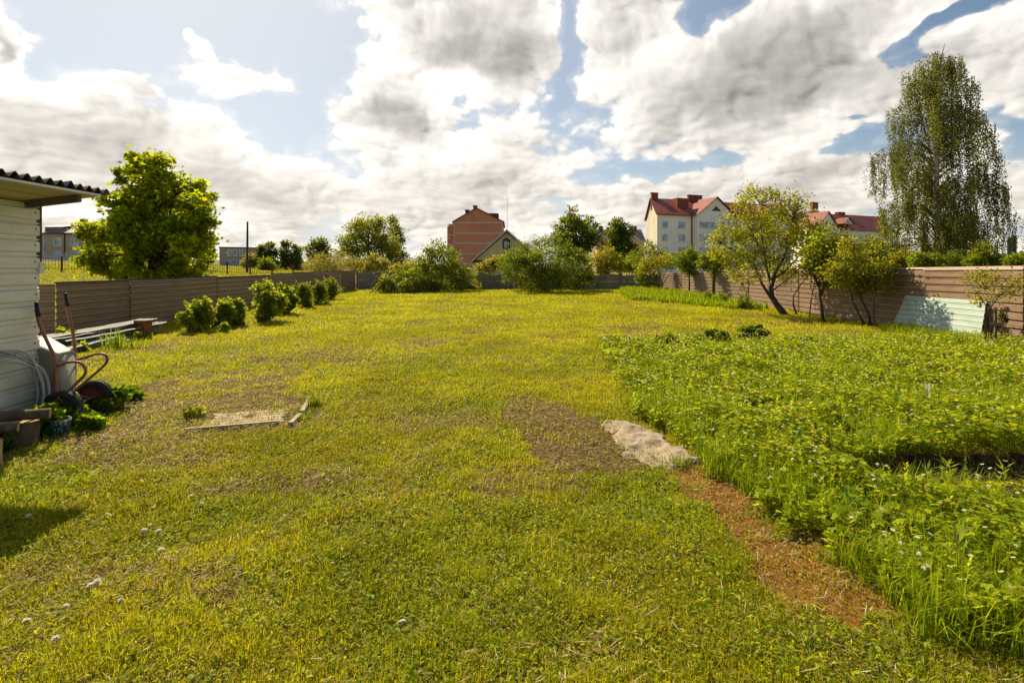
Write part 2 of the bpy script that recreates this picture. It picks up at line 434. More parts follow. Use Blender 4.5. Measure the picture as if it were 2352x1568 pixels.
quads = np.stack([idx[:-1, :-1], idx[:-1, 1:], idx[1:, 1:], idx[1:, :-1]], -1).reshape(-1, 4)
ground = np_mesh('ground', np.stack([X, Y, Z], -1).reshape(-1, 3), quads.ravel(), np.arange(len(quads)) * 4, np.full(len(quads), 4),
                 ground_material(), extra=msk.reshape(-1, 3), smooth=True)
tag(ground, kind='structure')
# ---------------- blades of grass
def blades(name, x, y, h, w, lean, col, rng, mat, z=None, bend=.5):
    n = len(x); z = height(x, y) if z is None else z
    a = rng.uniform(0, 2*np.pi, n); b = a + rng.uniform(-.7, .7, n) + np.pi/2
    fx, fy = np.cos(a), np.sin(a); sx, sy = np.cos(b), np.sin(b)
    base = np.stack([x, y, z - .004], 1); sd = np.stack([sx, sy, np.zeros(n)], 1) * w[:, None] * .5
    f = np.stack([fx, fy, np.zeros(n)], 1)
    up = np.array([0, 0, 1.0])
    mid = base + up * (h * np.cos(lean) * .55)[:, None] + f * (h * np.sin(lean) * .4)[:, None]
    tip = base + up * (h * np.cos(lean * (1 + bend)))[:, None] + f * (h * np.sin(lean * (1 + bend)))[:, None]
    V = np.stack([base - sd, base + sd, mid + sd * .85, mid - sd * .85, tip], 1).reshape(-1, 3)
    k = np.arange(n)[:, None] * 5
    loops = np.concatenate([k + [0, 1, 2, 3], k + [3, 2, 4]], 1).ravel()
    starts = (np.arange(n)[:, None] * 7 + [0, 4]).ravel(); tot = np.tile([4, 3], n)
    return np_mesh(name, V, loops, starts, tot, mat, np.repeat(col, 5, 0))
rng = np.random.RandomState(11)
def spread(y0, y1, dens, xl=-1e9, xr=1e9):
    """even random points between two distances, across the yard as wide as can be seen"""
    W0 = 1.14 * y1 + 1.2
    a, b = max(-W0, -11.3, xl), min(W0, 10.75, xr)
    n = int((b - a) * (y1 - y0) * dens)
    x = rng.uniform(a, b, n); y = rng.uniform(y0, y1, n)
    k = (np.abs(x) < 1.14 * y + 1.2) & (x > -9.95 - .045 * y)
    return x[k], y[k]
GR = [(.30,.35,.006), (.36,.385,.007), (.42,.39,.008), (.24,.30,.007), (.46,.40,.012), (.16,.22,.008), (.11,.15,.006)]
STRAW = [(.42,.33,.16), (.34,.25,.12), (.50,.41,.23), (.26,.18,.08)]
bx = []; 
def lawn(y0, y1, dens, h0, w0):
    x, y = spread(y0, y1, dens)
    d = np.maximum(dirtiness(x, y), mask(DIRT, x, y, .3, 2) * (.92 + .15 * sstep(.35, .5, fbm(x, y, 4, 4, 28))))
    d = np.maximum(d, np.maximum(mask(MOSS, x, y, .16, 3) * (.90 + .14 * sstep(.35, .5, fbm(x, y, 5, 3, 26))), mask(SCREED, x, y, .10, 4) * .93))
    d = np.maximum(np.maximum(d, mask(BED, x, y, .2, 2) * .6), mask(FURROW, x, y, .12, 2) * 1.12)
    clump = fbm(x, y, 7, 3, 31)
    keep = rng.rand(len(x)) < (1 - d * .86) * (.30 + .70 * sstep(.36, .60, clump + .04))
    x, y, d, clump = x[keep], y[keep], d[keep], clump[keep]
    n = len(x)
    tone = fbm(x, y, .8, 4, 41) + rng.normal(0, .09, n)
    c = pal(rng, n, GR, .22)
    yel = sstep(.45, .62, tone)[:, None]
    c = c * (1 - .45 * yel) + np.array([.56, .50, .010]) * .45 * yel
    org = sstep(.63, .74, fbm(x, y, 1.3, 4, 47) + rng.normal(0, .04, n))[:, None]
    c = c * (1 - .35 * org) + np.array([.46, .30, .04]) * .35 * org
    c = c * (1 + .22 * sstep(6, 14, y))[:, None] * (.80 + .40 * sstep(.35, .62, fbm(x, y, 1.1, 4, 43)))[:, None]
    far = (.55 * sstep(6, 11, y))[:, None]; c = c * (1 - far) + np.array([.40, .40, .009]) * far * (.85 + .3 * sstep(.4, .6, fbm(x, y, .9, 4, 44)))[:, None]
    dry = rng.rand(n) < (.07 + .30 * d) * (1 - .5 * sstep(6, 11, y))
    c[dry] = pal(rng, dry.sum(), STRAW, .3)
    h = h0 * rng.uniform(.4, 1.3, n) * (.30 + 1.4 * clump)
    bx.append((x, y, h, w0 * rng.uniform(.6, 1.3, n), np.abs(rng.normal(.6, .5, n)).clip(0, 1.45), c))
lawn(1.6, 3.2, 24000, .046, .0036)
lawn(3.2, 5.2, 15000, .050, .0047)
lawn(5.2, 8, 7500, .054, .0065)
lawn(8, 13, 3000, .062, .0095)
lawn(13, 22, 1200, .07, .016)
lawn(22, 35.6, 480, .08, .028)
A = [np.concatenate(q) for q in zip(*bx)]
tag(blades('lawn_grass', *A, rng, M['grass']), 'mown yellow green lawn grass covering the yard between the two brown fences', 'grass', kind='stuff')
# ---------------- taller grass, weeds and flowers
def tall(name, polys, y0, y1, dens, h, w, cols, label, seedw=.2, leanm=.28, bend=.8, keepf=None):
    xs, ys = [], []
    for (poly, a, b, dn) in polys:
        x, y = spread(a, b, dn); k = mask(poly, x, y, seedw, 2, 3) > 0
        x, y = x[k], y[k]
        cl = fbm(x, y, 2.4, 3, 51); k = rng.rand(len(x)) < sstep(.35, .6, cl + .05)
        if keepf is not None: k &= keepf(x, y)
        xs.append(x[k]); ys.append(y[k])
    x = np.concatenate(xs); y = np.concatenate(ys); n = len(x)
    hh = h * rng.uniform(.4, 1.2, n); ww = w * rng.uniform(.6, 1.3, n) * (1 + y * .10)
    return tag(blades(name, x, y, hh, ww, np.abs(rng.normal(leanm, .2, n)).clip(0, 1.2), pal(rng, n, cols, .25), rng, M['grass'], bend=bend), label, 'grass', kind='stuff')
TG = [(.15,.24,.008), (.21,.30,.010), (.29,.36,.012), (.38,.40,.016)]
tall('fence_grass', [(TALL1, 19, 35.5, 420)], 0, 0, 0, .34, .012, TG, 'tall uncut bright green grass strip at the foot of the sunlit fence')
FG = np.array([G(2020,762), G(2060,752), G(2250,760), (10.7, 11.2), (10.7, 7.4), G(2352,830), G(2230,800), G(2100,785)])
tall('sheet_grass', [(FG, 7, 14.5, 900)], 0, 0, 0, .30, .006, TG + [(.2,.2,.03)], 'tall seeding grass in front of the pale turquoise metal sheet')
nofur = lambda x, y: mask(FURROW, x, y, .12, 2) < .5
EDGE = gpoly((1640,1085),(1700,1085),(1850,1230),(2080,1350),(2352,1440),(2500,1568),(2250,1568),(2080,1415),(1850,1275),(1750,1180))
tall('bed_grass', [(BED, 1.6, 6, 2600), (BED, 6, 12, 700), (EDGE, 1.6, 4.5, 3600)], 0, 0, 0, .26, .0045, TG, 'long grass blades growing up through the leafy weed bed', keepf=nofur)
def bed_points(y0, y1, dens):
    x, y = spread(y0, y1, dens, xl=1.0)
    k = mask(BED, x, y, .2, 2) > 0; x, y = x[k], y[k]
    cl = fbm(x, y, 3.0, 4, 61)
    k = (rng.rand(len(x)) < sstep(.30, .52, cl + .06)) & nofur(x, y)
    return x[k], y[k], cl[k]
XS = [bed_points(a, b, d) for a, b, d in ((1.6, 3.4, 2900), (3.4, 6, 2300), (6, 10.5, 1100))]
x, y, cl = [np.concatenate(q) for q in zip(*XS)]
n = len(x); lay = rng.rand(n) ** .6
mound = .06 + .15 * sstep(.35, .7, fbm(x, y, 1.5, 3, 65))
z = height(x, y) + .02 + lay * (mound + .05)
a = rng.uniform(0, 2*np.pi, n); el = rng.uniform(-.5, .75, n)
d = np.stack([np.cos(a)*np.cos(el), np.sin(a)*np.cos(el), np.sin(el)], 1)
L = rng.uniform(.018, .044, n) * (1 + .05 * y)
cc = pal(rng, n, [(.31,.36,.010), (.35,.41,.012), (.22,.30,.010), (.38,.42,.016), (.14,.21,.008)], .2)
red = rng.rand(n) < .012; cc[red] = (.22, .07, .03)
tag(leaf_mesh('weed_leaves', np.stack([x, y, z], 1), d, L, L * .58, cc, M['leaf'], rng, .5, 3), 'low carpet of small toothed green leaves filling the unmown bed', 'ground cover', kind='stuff')
# taller leafy stalks standing out of the carpet
XS = [bed_points(a, b, dd) for a, b, dd in ((1.8, 5, 16), (5, 10.5, 9))]
x, y, cl = [np.concatenate(q) for q in zip(*XS)]
m = len(x); K = 22; hh = rng.uniform(.14, .36, m)
ii = np.repeat(np.arange(m), K); t = np.tile((np.arange(K) + .5) / K, m)
a = np.tile(np.arange(K) * 2.4, m) + ii; el = .15 + .9 * t + rng.normal(0, .15, m * K)
d = np.stack([np.cos(a)*np.cos(el), np.sin(a)*np.cos(el), np.sin(el)], 1)
lx, ly_ = rng.normal(0, .12, m)[ii], rng.normal(0, .12, m)[ii]
b_ = np.stack([x[ii] + lx * hh[ii] * t, y[ii] + ly_ * hh[ii] * t, height(x, y)[ii] + hh[ii] * (.25 + .75 * t)], 1)
L = rng.uniform(.03, .06, m)[ii] * (1.15 - .5 * t); wd_ = rng.uniform(.22, .55, m)[ii]
ct = pal(rng, m, [(.30,.38,.012), (.35,.42,.014), (.22,.32,.012), (.40,.44,.02)], .2)[ii] * rng.uniform(.85, 1.15, m * K)[:, None]
tag(leaf_mesh('leafy_stalks', b_, d, L, L * wd_, ct, M['leaf'], rng, .4, 1), 'taller leafy weed stalks standing out of the low carpet of the bed', 'weeds', kind='stuff')
# matted thatch of short lying leaves in the near lawn
x, y = [np.concatenate(q) for q in zip(spread(1.6, 3.4, 5500), spread(3.4, 6, 3000), spread(6, 10, 1100))]
dd_ = np.maximum(dirtiness(x, y), np.maximum(mask(DIRT, x, y, .3, 2), np.maximum(mask(MOSS, x, y, .16, 3), np.maximum(mask(SCREED, x, y, .1, 4), mask(BED, x, y, .2, 2)))))
k = rng.rand(len(x)) < (1 - .75 * dd_); x, y, dd_ = x[k], y[k], dd_[k]; n = len(x)
a = rng.uniform(0, 6.28, n); el = rng.normal(.25, .35, n); d = np.stack([np.cos(a)*np.cos(el), np.sin(a)*np.cos(el), np.sin(el)], 1)
c = pal(rng, n, GR, .25); tone = fbm(x, y, .8, 4, 41) + rng.normal(0, .08, n); gn = sstep(.5, .36, tone)[:, None]; c = c * (1 - .5 * gn) + np.array([.17, .27, .010]) * .5 * gn
k = rng.rand(n) < .10 + .3 * dd_; c[k] = pal(rng, k.sum(), STRAW, .3) * .8
L = rng.uniform(.012, .034, n) * (1 + .06*y)
tag(leaf_mesh('lawn_thatch', np.stack([x, y, height(x, y) + rng.uniform(.004, .03, n)], 1), d, L, L * rng.uniform(.14, .4, n), c, M['grass'], rng, .7, 1), 'matted short leaves and clippings low in the mown lawn', 'thatch', kind='stuff')
# white flowers
x, y, cl = [np.concatenate(q) for q in zip(*[bed_points(a, b, dd) for a, b, dd in ((1.9, 5, 42), (5, 10.5, 50))])]
n = len(x); V = []; 
zf = height(x, y) + .15 + .14 * rng.rand(n) + .06 * fbm(x, y, 1.5, 3, 65)
pb = []; pd = []
for i in range(n):
    t = rng.uniform(0, 6.28); tilt = rng.uniform(-.5, .5, 2)
    for k in range(5):
        q = t + k * 1.2566; v = np.array([math.cos(q), math.sin(q), 0]); v[2] = v[0] * tilt[0] + v[1] * tilt[1] + .15
        pb.append((x[i], y[i], zf[i])); pd.append(v / np.linalg.norm(v))
pb = np.array(pb); pd = np.array(pd)
LL = .0115 * (1 + .06 * pb[:, 1])
tag(leaf_mesh('white_flowers', pb, pd, LL, LL * 1.0, np.full((len(pb), 3), .72) * (1, 1, .9), M['leaf'], rng, .1), 'tiny white five petalled flowers scattered over the leafy bed', 'flowers', kind='stuff')
# dry clippings lying flat
def flat_straw():
    out = []
    for y0, y1, dn in ((1.6, 3.4, 900), (3.4, 6, 700), (6, 12, 150), (12, 24, 30)):
        x, y = spread(y0, y1, dn)
        m = np.maximum(np.maximum(mask(DIRT, x, y, .4, 2), mask(MOSS, x, y, .2, 3)), np.maximum(mask(LDIRT, x, y, .5, 1.6, 2), dirtiness(x, y)))
        m = np.maximum(m * (mask(BED, x, y, .2, 2) < .5), sstep(.55, .7, fbm(x, y, 1.2, 4, 77)) * .8)
        m = m * (1 - .6 * mask(DIRT, x, y, .4, 2)); m = m * (1 - .62 * mask(MOSS, x, y, .2, 3) * sstep(.55, .42, fbm(x, y, 2.2, 3, 79)))
        k = rng.rand(len(x)) < .05 + .8 * m
        out.append((x[k], y[k]))
    x, y = [np.concatenate(q) for q in zip(*out)]; n = len(x)
    base = np.stack([x, y, height(x, y) + rng.uniform(.004, .04, n)], 1)
    a = rng.normal(.5, .9, n); el = rng.normal(0, .18, n)
    d = np.stack([np.cos(a)*np.cos(el), np.sin(a)*np.cos(el), np.sin(el)], 1)
    Ls = rng.uniform(.02, .10, n) * (1 + .04*y)
    tag(leaf_mesh('dry_clippings', base, d, Ls, .0032 * (1 + .22*y), pal(rng, n, STRAW + [(.5,.42,.27)], .3), M['grass'], rng, .4, 1), 'pale dry grass clippings lying scattered on the bare and mossy soil', 'straw', kind='stuff')
flat_straw()
# clover and broad weeds hugging the lawn
x, y = [np.concatenate(q) for q in zip(spread(1.6, 4, 800), spread(4, 9, 350))]
k = (rng.rand(len(x)) < sstep(.5, .64, fbm(x, y, 1.8, 4, 83)) * .9 + .05) & (mask(BED, x, y, .2, 2) < .5) & (mask(MOSS, x, y, .1, 3) < .5) & (mask(SCREED, x, y, .1, 3) < .5)
x, y = x[k], y[k]; n = len(x)
a = rng.uniform(0, 6.28, n); el = rng.uniform(-.1, .9, n)
d = np.stack([np.cos(a)*np.cos(el), np.sin(a)*np.cos(el), np.sin(el)], 1)
L = rng.uniform(.008, .017, n) * (1 + .07*y)
tag(leaf_mesh('clover', np.stack([x, y, height(x, y) + rng.uniform(.02, .05, n)], 1), d, L, L * .8, pal(rng, n, [(.26,.36,.014), (.32,.40,.018), (.20,.29,.012)], .2), M['leaf'], rng, .5, 3), 'bright green clover leaves low in the mown lawn', 'clover', kind='stuff')
# rough grass of the field beyond the left fence
x = rng.uniform(-75, -12, 170000); y = rng.uniform(12, 105, 170000)
k = (x < -10.6 - .045*y) & (np.abs(x) < 1.15*y + 2) & (rng.rand(len(x)) < 22 / (y + 8)); x, y = x[k], y[k]; n = len(x)
cf = pal(rng, n, [(.26,.29,.022), (.32,.32,.024), (.36,.33,.03)], .2)
tag(blades('field_grass', x, y, rng.uniform(.08, .26, n), .008 + .0014*y, np.abs(rng.normal(.3, .3, n)).clip(0, 1.2), cf, rng, M['grass']), 'rough open grass field beyond the dark fence', 'grass', kind='stuff')
# ------------------------------------------------------------------ sheet metal fences
def panel_mat(name, face, edge, dirt, rough=.5, pitch=0, z0=-.02, ledge_light=None):
    m, T, b = new_mat(name)
    co = obj_co(T)
    inf = T.N.new('ShaderNodeObjectInfo')
    rnd = inf.outputs['Random']
    n1 = T.noise(T.v('MULTIPLY', co, (1, 1.2, 6)), 2.2, 7, .65)
    n2 = T.noise(T.v('MULTIPLY', co, (8, 8, 1.5)), 3.0, 6, .7)
    c = T.mix(T.mr(n1, .3, .7), face, edge)
    c = T.mix(T.m('MULTIPLY', T.mr(n2, .52, .75), .6), c, dirt)
    c = T.mix(1.0, c, T.mix(rnd, (.78, .78, .78), (1.18, 1.15, 1.1)), 'MULTIPLY')
    if pitch:                        # skylight on the rib ledges and shade under them, painted into the colour
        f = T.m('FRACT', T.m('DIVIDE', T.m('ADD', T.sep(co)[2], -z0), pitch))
        ledge_lit = T.m('MULTIPLY', T.m('MULTIPLY', T.mr(f, .84, .88), T.mr(f, .97, .93)), T.mr(n1, .25, .6, .45, 1.0))
        rib_shade = T.m('MULTIPLY', T.mr(f, .02, .06), T.mr(f, .20, .12))
        c = T.mix(T.m('MULTIPLY', rib_shade, .55), c, tuple(q * .35 for q in edge)); c = T.mix(T.m('MULTIPLY', ledge_lit, .8), c, ledge_light or dirt)
    T.put(b.inputs['Base Color'], c); b.inputs['Roughness'].default_value = rough
    b.inputs['Specular IOR Level'].default_value = .4
    bump(T, b, n1, .15, .02)
    return m
M['brown_l'] = panel_mat('weathered_brown_sheet', (.29, .185, .10), (.20, .13, .075), (.40, .31, .19), .45, .158, ledge_light=(.42, .36, .26))
M['brown_r'] = panel_mat('brown_sheet', (.25, .165, .115), (.185, .12, .083), (.34, .26, .19), .5, .18, ledge_light=(.46, .37, .29))
M['rust'] = mat_basic('rusty_steel', (.23, .085, .035), (.11, .04, .02), 18, .8, .0, .5)
M['post'] = mat_basic('fence_post', (.10, .07, .05), (.05, .035, .03), 9, .85)
M['cyan'] = panel_mat('turquoise_sheet', (.33, .41, .38), (.25, .33, .31), (.38, .36, .29), .5)
def ridge_profile(h, pitch, depth):
    """cross section (offset towards the viewer, z) of a stepped sheet lying on its side"""
    pr = [(0, 0)]; z = 0.0
    while z < h - .02:
        for dz, off in ((.10, 0), (.20, depth), (.74, depth), (.86, -depth * .1), (.89, depth * .75), (.95, depth * .7), (.98, 0)):
            zz = z + dz * pitch
            if zz < h: pr.append((off, zz))
        z += pitch
    pr.append((0, h)); return pr
def sheet(name, a, b, h0, h1, pitch, depth, n, mat, parent, th=.012, z0=.0, seed=0):
    """profiled panel between ground points a and b; heights h0, h1 at the two ends; n = side it faces"""
    rr = random.Random(seed)
    a = Vector((a[0], a[1], 0)); b = Vector((b[0], b[1], 0)); n = Vector(n).normalized()
    pr = ridge_profile(max(h0, h1), pitch, depth); top = max(h0, h1); V = []; Fc = []
    K = 7
    for i in range(K):
        t = i / (K - 1); c = a.lerp(b, t); hh = h0 + (h1 - h0) * t
        w = .006 * math.sin(t * 9 + seed) * (1 if 0 < i < K - 1 else 0)
        for off, z in pr:
            V.append(c + n * (off + w * (z / top)) + Vector((0, 0, z0 + z * hh / top)))
    m = len(pr); tot = K * m
    V += [v - n * th for v in V]
    for i in range(K - 1):
        for j in range(m - 1):
            q = (i*m+j, (i+1)*m+j, (i+1)*m+j+1, i*m+j+1)
            Fc.append(q); Fc.append(tuple(k + tot for k in q[::-1]))
    for i in range(K - 1):
        for j in (0, m - 1): Fc.append((i*m+j, (i+1)*m+j, (i+1)*m+j+tot, i*m+j+tot))
    for i in (0, K - 1):
        for j in range(m - 1): Fc.append((i*m+j, i*m+j+1, i*m+j+1+tot, i*m+j+tot))
    return mesh_obj(name, V, Fc, mat, parent)
# left fence
def LX(Y): return -9.99 - .045 * Y
lf = thing('metal_fence', (0, 0, 0), 'weathered dark brown fence of ribbed metal sheets along the shaded left side of the yard', 'fence')
ly = [11.1, 13.35, 15.6, 17.6, 19.75, 21.95, 24.5, 27.1, 29.6, 32.1, 33.9, 35.6]
lh = [(1.335,1.325),(1.35,1.33),(1.35,1.35),(1.31,1.31),(1.31,1.31),(1.36,1.35),(1.40,1.39),(1.38,1.36),(1.41,1.39),(1.41,1.40),(1.38,1.36)]
M['beige_sheet'] = panel_mat('faded_beige_sheet', (.26, .19, .14), (.19, .14, .11), (.12, .10, .08), .6)
for i, (h0, h1) in enumerate(lh):
    a, b = ly[i], ly[i+1]
    off = (.0, .030, .010, .036)[i % 4]
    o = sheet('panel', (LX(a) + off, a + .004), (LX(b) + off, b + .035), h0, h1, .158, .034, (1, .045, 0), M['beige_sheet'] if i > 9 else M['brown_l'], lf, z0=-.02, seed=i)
    MB().box((LX(a) - .10, a - .03, -.1), (LX(a) - .035, a + .03, h0 - .06)).build('post', M['post'], lf)
    MB().prism([(LX(a) + off - .03, a + .01, h0 - .02), (LX(a) + off + .035, a + .01, h0 - .02), (LX(a) + off + .035, a + .01, h0 + .012), (LX(a) + off - .03, a + .01, h0 + .012)],
               (LX(b) - LX(a), b - a - .01, h1 - h0)).build('top_rail', M['post'], lf)
# short stub of fence and a wooden sheet behind the shed corner
st = thing('fence_stub', (0, 0, 0), 'narrow rusty post and short boards closing the gap behind the shed corner', 'fence')
MB().box((-10.72, 10.45, 0), (-10.60, 10.62, 1.50)).build('post', M['post'], st)
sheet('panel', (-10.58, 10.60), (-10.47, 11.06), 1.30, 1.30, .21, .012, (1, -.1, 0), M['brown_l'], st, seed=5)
MB().box((-10.598, 10.46, .35), (-10.588, 10.475, 1.32)).build('rust_strip', M['rust'], st)
# right fence
rf = thing('metal_fence', (0, 0, 0), 'sunlit pinkish brown fence of ribbed metal sheets along the right side of the yard', 'fence')
RX = 10.9
ry = [4.6, 6.4, 8.3, 10.25, 12.7, 14.5, 16.35, 18.3, 19.9, 22.2, 24.1, 26.2, 28.5, 31.0, 33.5, 35.9]
def rh(Y): return float(np.interp(Y, [4, 10.3, 12.7, 18, 24, 28.5, 33.5, 36], [1.80, 1.735, 1.70, 1.60, 1.485, 1.42, 1.30, 1.25]))
for i in range(len(ry) - 1):
    a, b = ry[i], ry[i+1]; off = (.0, .030, .012, .034)[i % 4]
    dh = (.02, -.01, .015, 0, -.02)[i % 5] if i != 4 else 0
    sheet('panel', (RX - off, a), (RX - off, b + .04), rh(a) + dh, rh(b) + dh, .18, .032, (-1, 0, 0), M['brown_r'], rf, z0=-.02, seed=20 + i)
    MB().box((RX + .035, a - .03, -.1), (RX + .10, a + .03, rh(a) - .08)).build('post', M['post'], rf)
# turquoise sheet leaning on it
cs = thing('metal_sheet', (0, 0, 0), 'pale turquoise ribbed metal sheet leaning on the brown fence, mottled by tree shade', 'metal sheet')
def lean_sheet():
    pr = ridge_profile(.93, .135, .014); V = []; Fc = []; m = len(pr); K = 5
    for i in range(K):
        t = i / (K-1); y = 13.25 + (11.0 - 13.25) * t; yb = 13.35 + (10.85 - 13.35) * t
        for off, z in pr:
            u = z / .93
            V.append(Vector((10.50 + .30 * u - off - .01*math.sin(t*5), yb + (y - yb) * u, .02 + .89 * u)))
    tot = len(V); V += [v + Vector((.010, 0, -.003)) for v in V]
    for i in range(K-1):
        for j in range(m-1):
            q = (i*m+j, (i+1)*m+j, (i+1)*m+j+1, i*m+j+1); Fc += [q, tuple(k+tot for k in q[::-1])]
        for j in (0, m-1): Fc.append((i*m+j, (i+1)*m+j, (i+1)*m+j+tot, i*m+j+tot))
    for i in (0, K-1):
        for j in range(m-1): Fc.append((i*m+j, i*m+j+1, i*m+j+1+tot, i*m+j+tot))
    return mesh_obj('sheet', V, Fc, M['cyan'], cs)
lean_sheet()
# grey concrete wall at the end of the yard
M['conc'] = mat_basic('grey_concrete', (.30, .255, .20), (.20, .17, .135), 1.6, .95, bmp=.5, dirt=(.05, .05, .035), dirt_amt=.6)
cw = thing('concrete_wall', (0, 0, 0), 'grey precast concrete wall with a wavy top at the far end of the lawn', 'wall')
wy = 36.0; k = 0; x = -11.55
while x < 10.6:
    x1 = min(x + 2.01, 10.85); h = 1.30 if x < -6 else (1.2 if x < -3 else 1.10)
    pts = []
    for j in range(13):
        t = j / 12; zz = h - .07 + .11 * (.5 - .5 * math.cos(2 * math.pi * t)) ** 1.4
        pts.append((x + .05 + (x1 - x - .1) * t, wy, zz))
    MB().prism([(x1 - .05, wy, h * .52 + .012), (x + .05, wy, h * .52 + .012)] + pts, (0, .05, 0)).build('upper_slab', M['conc'], cw)
    MB().box((x + .05, wy + .003, -.1), (x1 - .05, wy + .053, h * .52)).build('lower_slab', M['conc'], cw)
    MB().box((x - .06, wy - .045, -.1), (x + .048, wy + .09, h + .02)).build('post', M['conc'], cw, bevel=.01)
    x = x1; k += 1
MB().box((10.80, wy - .045, -.1), (10.88, wy + .09, 1.12)).build('post', M['conc'], cw)
# far picket fence in the field
M['picket'] = mat_basic('dark_red_paint', (.12, .045, .035), (.07, .03, .028), 5, .7)
pf = thing('picket_fence', (0, 0, 0), 'thin dark red metal picket fence crossing the field beyond the dark fence', 'fence')
def pline(s):
    pts = [(-75, 52.5), (-52, 54), (-31, 69), (-20, 77)]
    for (x0, y0), (x1, y1) in zip(pts[:-1], pts[1:]):
        l = math.hypot(x1-x0, y1-y0)
        if s <= l or (x1, y1) == pts[-1]: return x0 + (x1-x0)*s/l, y0 + (y1-y0)*s/l
        s -= l
tot = 23.05 + 25.8 + 13.6
pk = MB(); s = 0
while s < tot:
    x, y = pline(s); z = float(terrain(x, y))
    pk.box((x - .012, y - .012, z + .1), (x + .012, y + .012, z + 1.42)); s += .27
pk.build('pickets', M['picket'], pf)
s = 0
rl = MB()
while s < tot:
    x, y = pline(s); z = float(terrain(x, y))
    MB().box((x - .07, y - .07, z - .1), (x + .07, y + .07, z + 1.75)).build('post', M['picket'], pf)
    x2, y2 = pline(min(s + 2.7, tot)); z2 = float(terrain(x2, y2))
    for hh in (.35, 1.2): rl.tube([(x, y, z + hh), (x2, y2, z2 + hh)], .02, 4)
    s += 2.7
rl.build('rail', M['picket'], pf)
# ------------------------------------------------------------------ buildings
def glass(name, c=(.10, .16, .22)):
    m, T, b = new_mat(name)
    n = T.noise(obj_co(T), .9, 2, .5)
    T.put(b.inputs['Base Color'], T.mix(T.mr(n, .4, .6), c, tuple(min(1, q * 2.2 + .05) for q in c)))
    b.inputs['Roughness'].default_value = .12; b.inputs['Specular IOR Level'].default_value = .9
    return m
M['glass'] = glass('window_glass'); M['wframe'] = mat_basic('white_frame', (.75, .75, .72), None, 5, .5)
M['winside'] = glass('dark_glass', (.05, .06, .07))
M['redroof'] = mat_basic('red_metal_roof', (.24, .058, .045), (.18, .044, .036), .5, .6, bmp=.1, spec=.2)
M['whitewall'] = mat_basic('white_render', (.88, .83, .76), (.80, .76, .69), .35, .9, dirt=(.36, .34, .30), dirt_amt=.5)
M['greywall'] = mat_basic('grey_gable_render', (.56, .50, .41), (.42, .38, .31), .6, .92, dirt=(.22, .20, .17), dirt_amt=.7, stretch=(1, 1, .3))
M['redwall'] = mat_basic('terracotta_render', (.60, .25, .16), (.52, .21, .135), .35, .92, dirt=(.36, .12, .08), dirt_amt=.6)
M['band'] = mat_basic('pale_band', (.64, .55, .46), None, 2, .9)
M['darkmetal'] = mat_basic('dark_metal', (.05, .055, .055), None, 4, .5)
M['brick'] = mat_basic('chimney_brick', (.27, .075, .05), (.19, .05, .035), 6, .9)
class Face:
    """a wall plane: origin at its lower left, d along it, n out of it"""
    def __init__(s, o, d, par): s.o = Vector(o); s.d = Vector(d).normalized(); s.n = s.d.cross(Vector((0, 0, 1))).normalized(); s.par = par
    def pt(s, u, z, out=0): return s.o + s.d * u + Vector((0, 0, z)) + s.n * out
    def slab(s, u0, u1, z0, z1, o0, o1, mb=None):
        mb = mb or MB()
        c = (s.pt(u0, z0, o0) + s.pt(u1, z1, o1)) / 2
        return mb.obox(c, s.d * abs(u1-u0) / 2, s.n * abs(o1-o0) / 2, Vector((0, 0, abs(z1-z0) / 2)))
    def window(s, u, z, w, h, fr=.07, mull=1, trans=True, gm='glass', sill=True):
        m = MB()
        s.slab(u - w/2, u - w/2 + fr, z, z + h, 0, .06, m); s.slab(u + w/2 - fr, u + w/2, z, z + h, 0, .06, m)
        s.slab(u - w/2 + fr, u + w/2 - fr, z, z + fr, 0, .058, m); s.slab(u - w/2 + fr, u + w/2 - fr, z + h - fr, z + h, 0, .058, m)
        for i in range(mull):
            c = u - w/2 + w * (i + 1) / (mull + 1); s.slab(c - fr*.4, c + fr*.4, z + fr, z + h - fr, 0, .055, m)
        if sill: s.slab(u - w/2 - .06, u + w/2 + .06, z - .07, z - .003, 0, .13, m)
        o = m.build('window', M['wframe'], s.par)
        s.slab(u - w/2 + fr*.9, u + w/2 - fr*.9, z + fr*.9, z + h - fr*.9, .004, .022).build('pane', M[gm], o)
        return o
# --- white flats with a red roof (right)
wb = thing('apartment_building', (0, 0, 0), 'long white apartment block with a red metal roof and gabled bays behind the trees', 'building')
r_ = .357
d = Vector((1, r_, 0)).normalized(); C0 = Vector((31.3, 104, 0)); gd = Vector((.10, 1, 0)).normalized(); W = 13.5
EZ = 13.15; RZ = 17.2; LEN = 37.0
A0, A1 = C0, C0 + d * LEN; B0, B1 = C0 + gd * W, A1 + gd * W
up = lambda v, z: Vector((v.x, v.y, z))
MB().prism([up(A0, -.5), up(A1, -.5), up(B1, -.5), up(B0, -.5)], (0, 0, EZ + .5)).build('wall', M['whitewall'], wb)
Rg0, Rg1 = A0 + gd * W * .5, A1 + gd * W * .5
MB().prism([up(A0, EZ + .003), up(B0, EZ + .003), up(Rg0, RZ - .1)], d * .3).build('gable', M['greywall'], wb)
gw = MB(); gp = [up(A0, -.4) - d * .06, up(B0, -.4) - d * .06, up(B0, EZ) - d * .06, up(A0, EZ) - d * .06]
gw.prism(gp, d * .055); gw.build('side_wall', M['greywall'], wb)
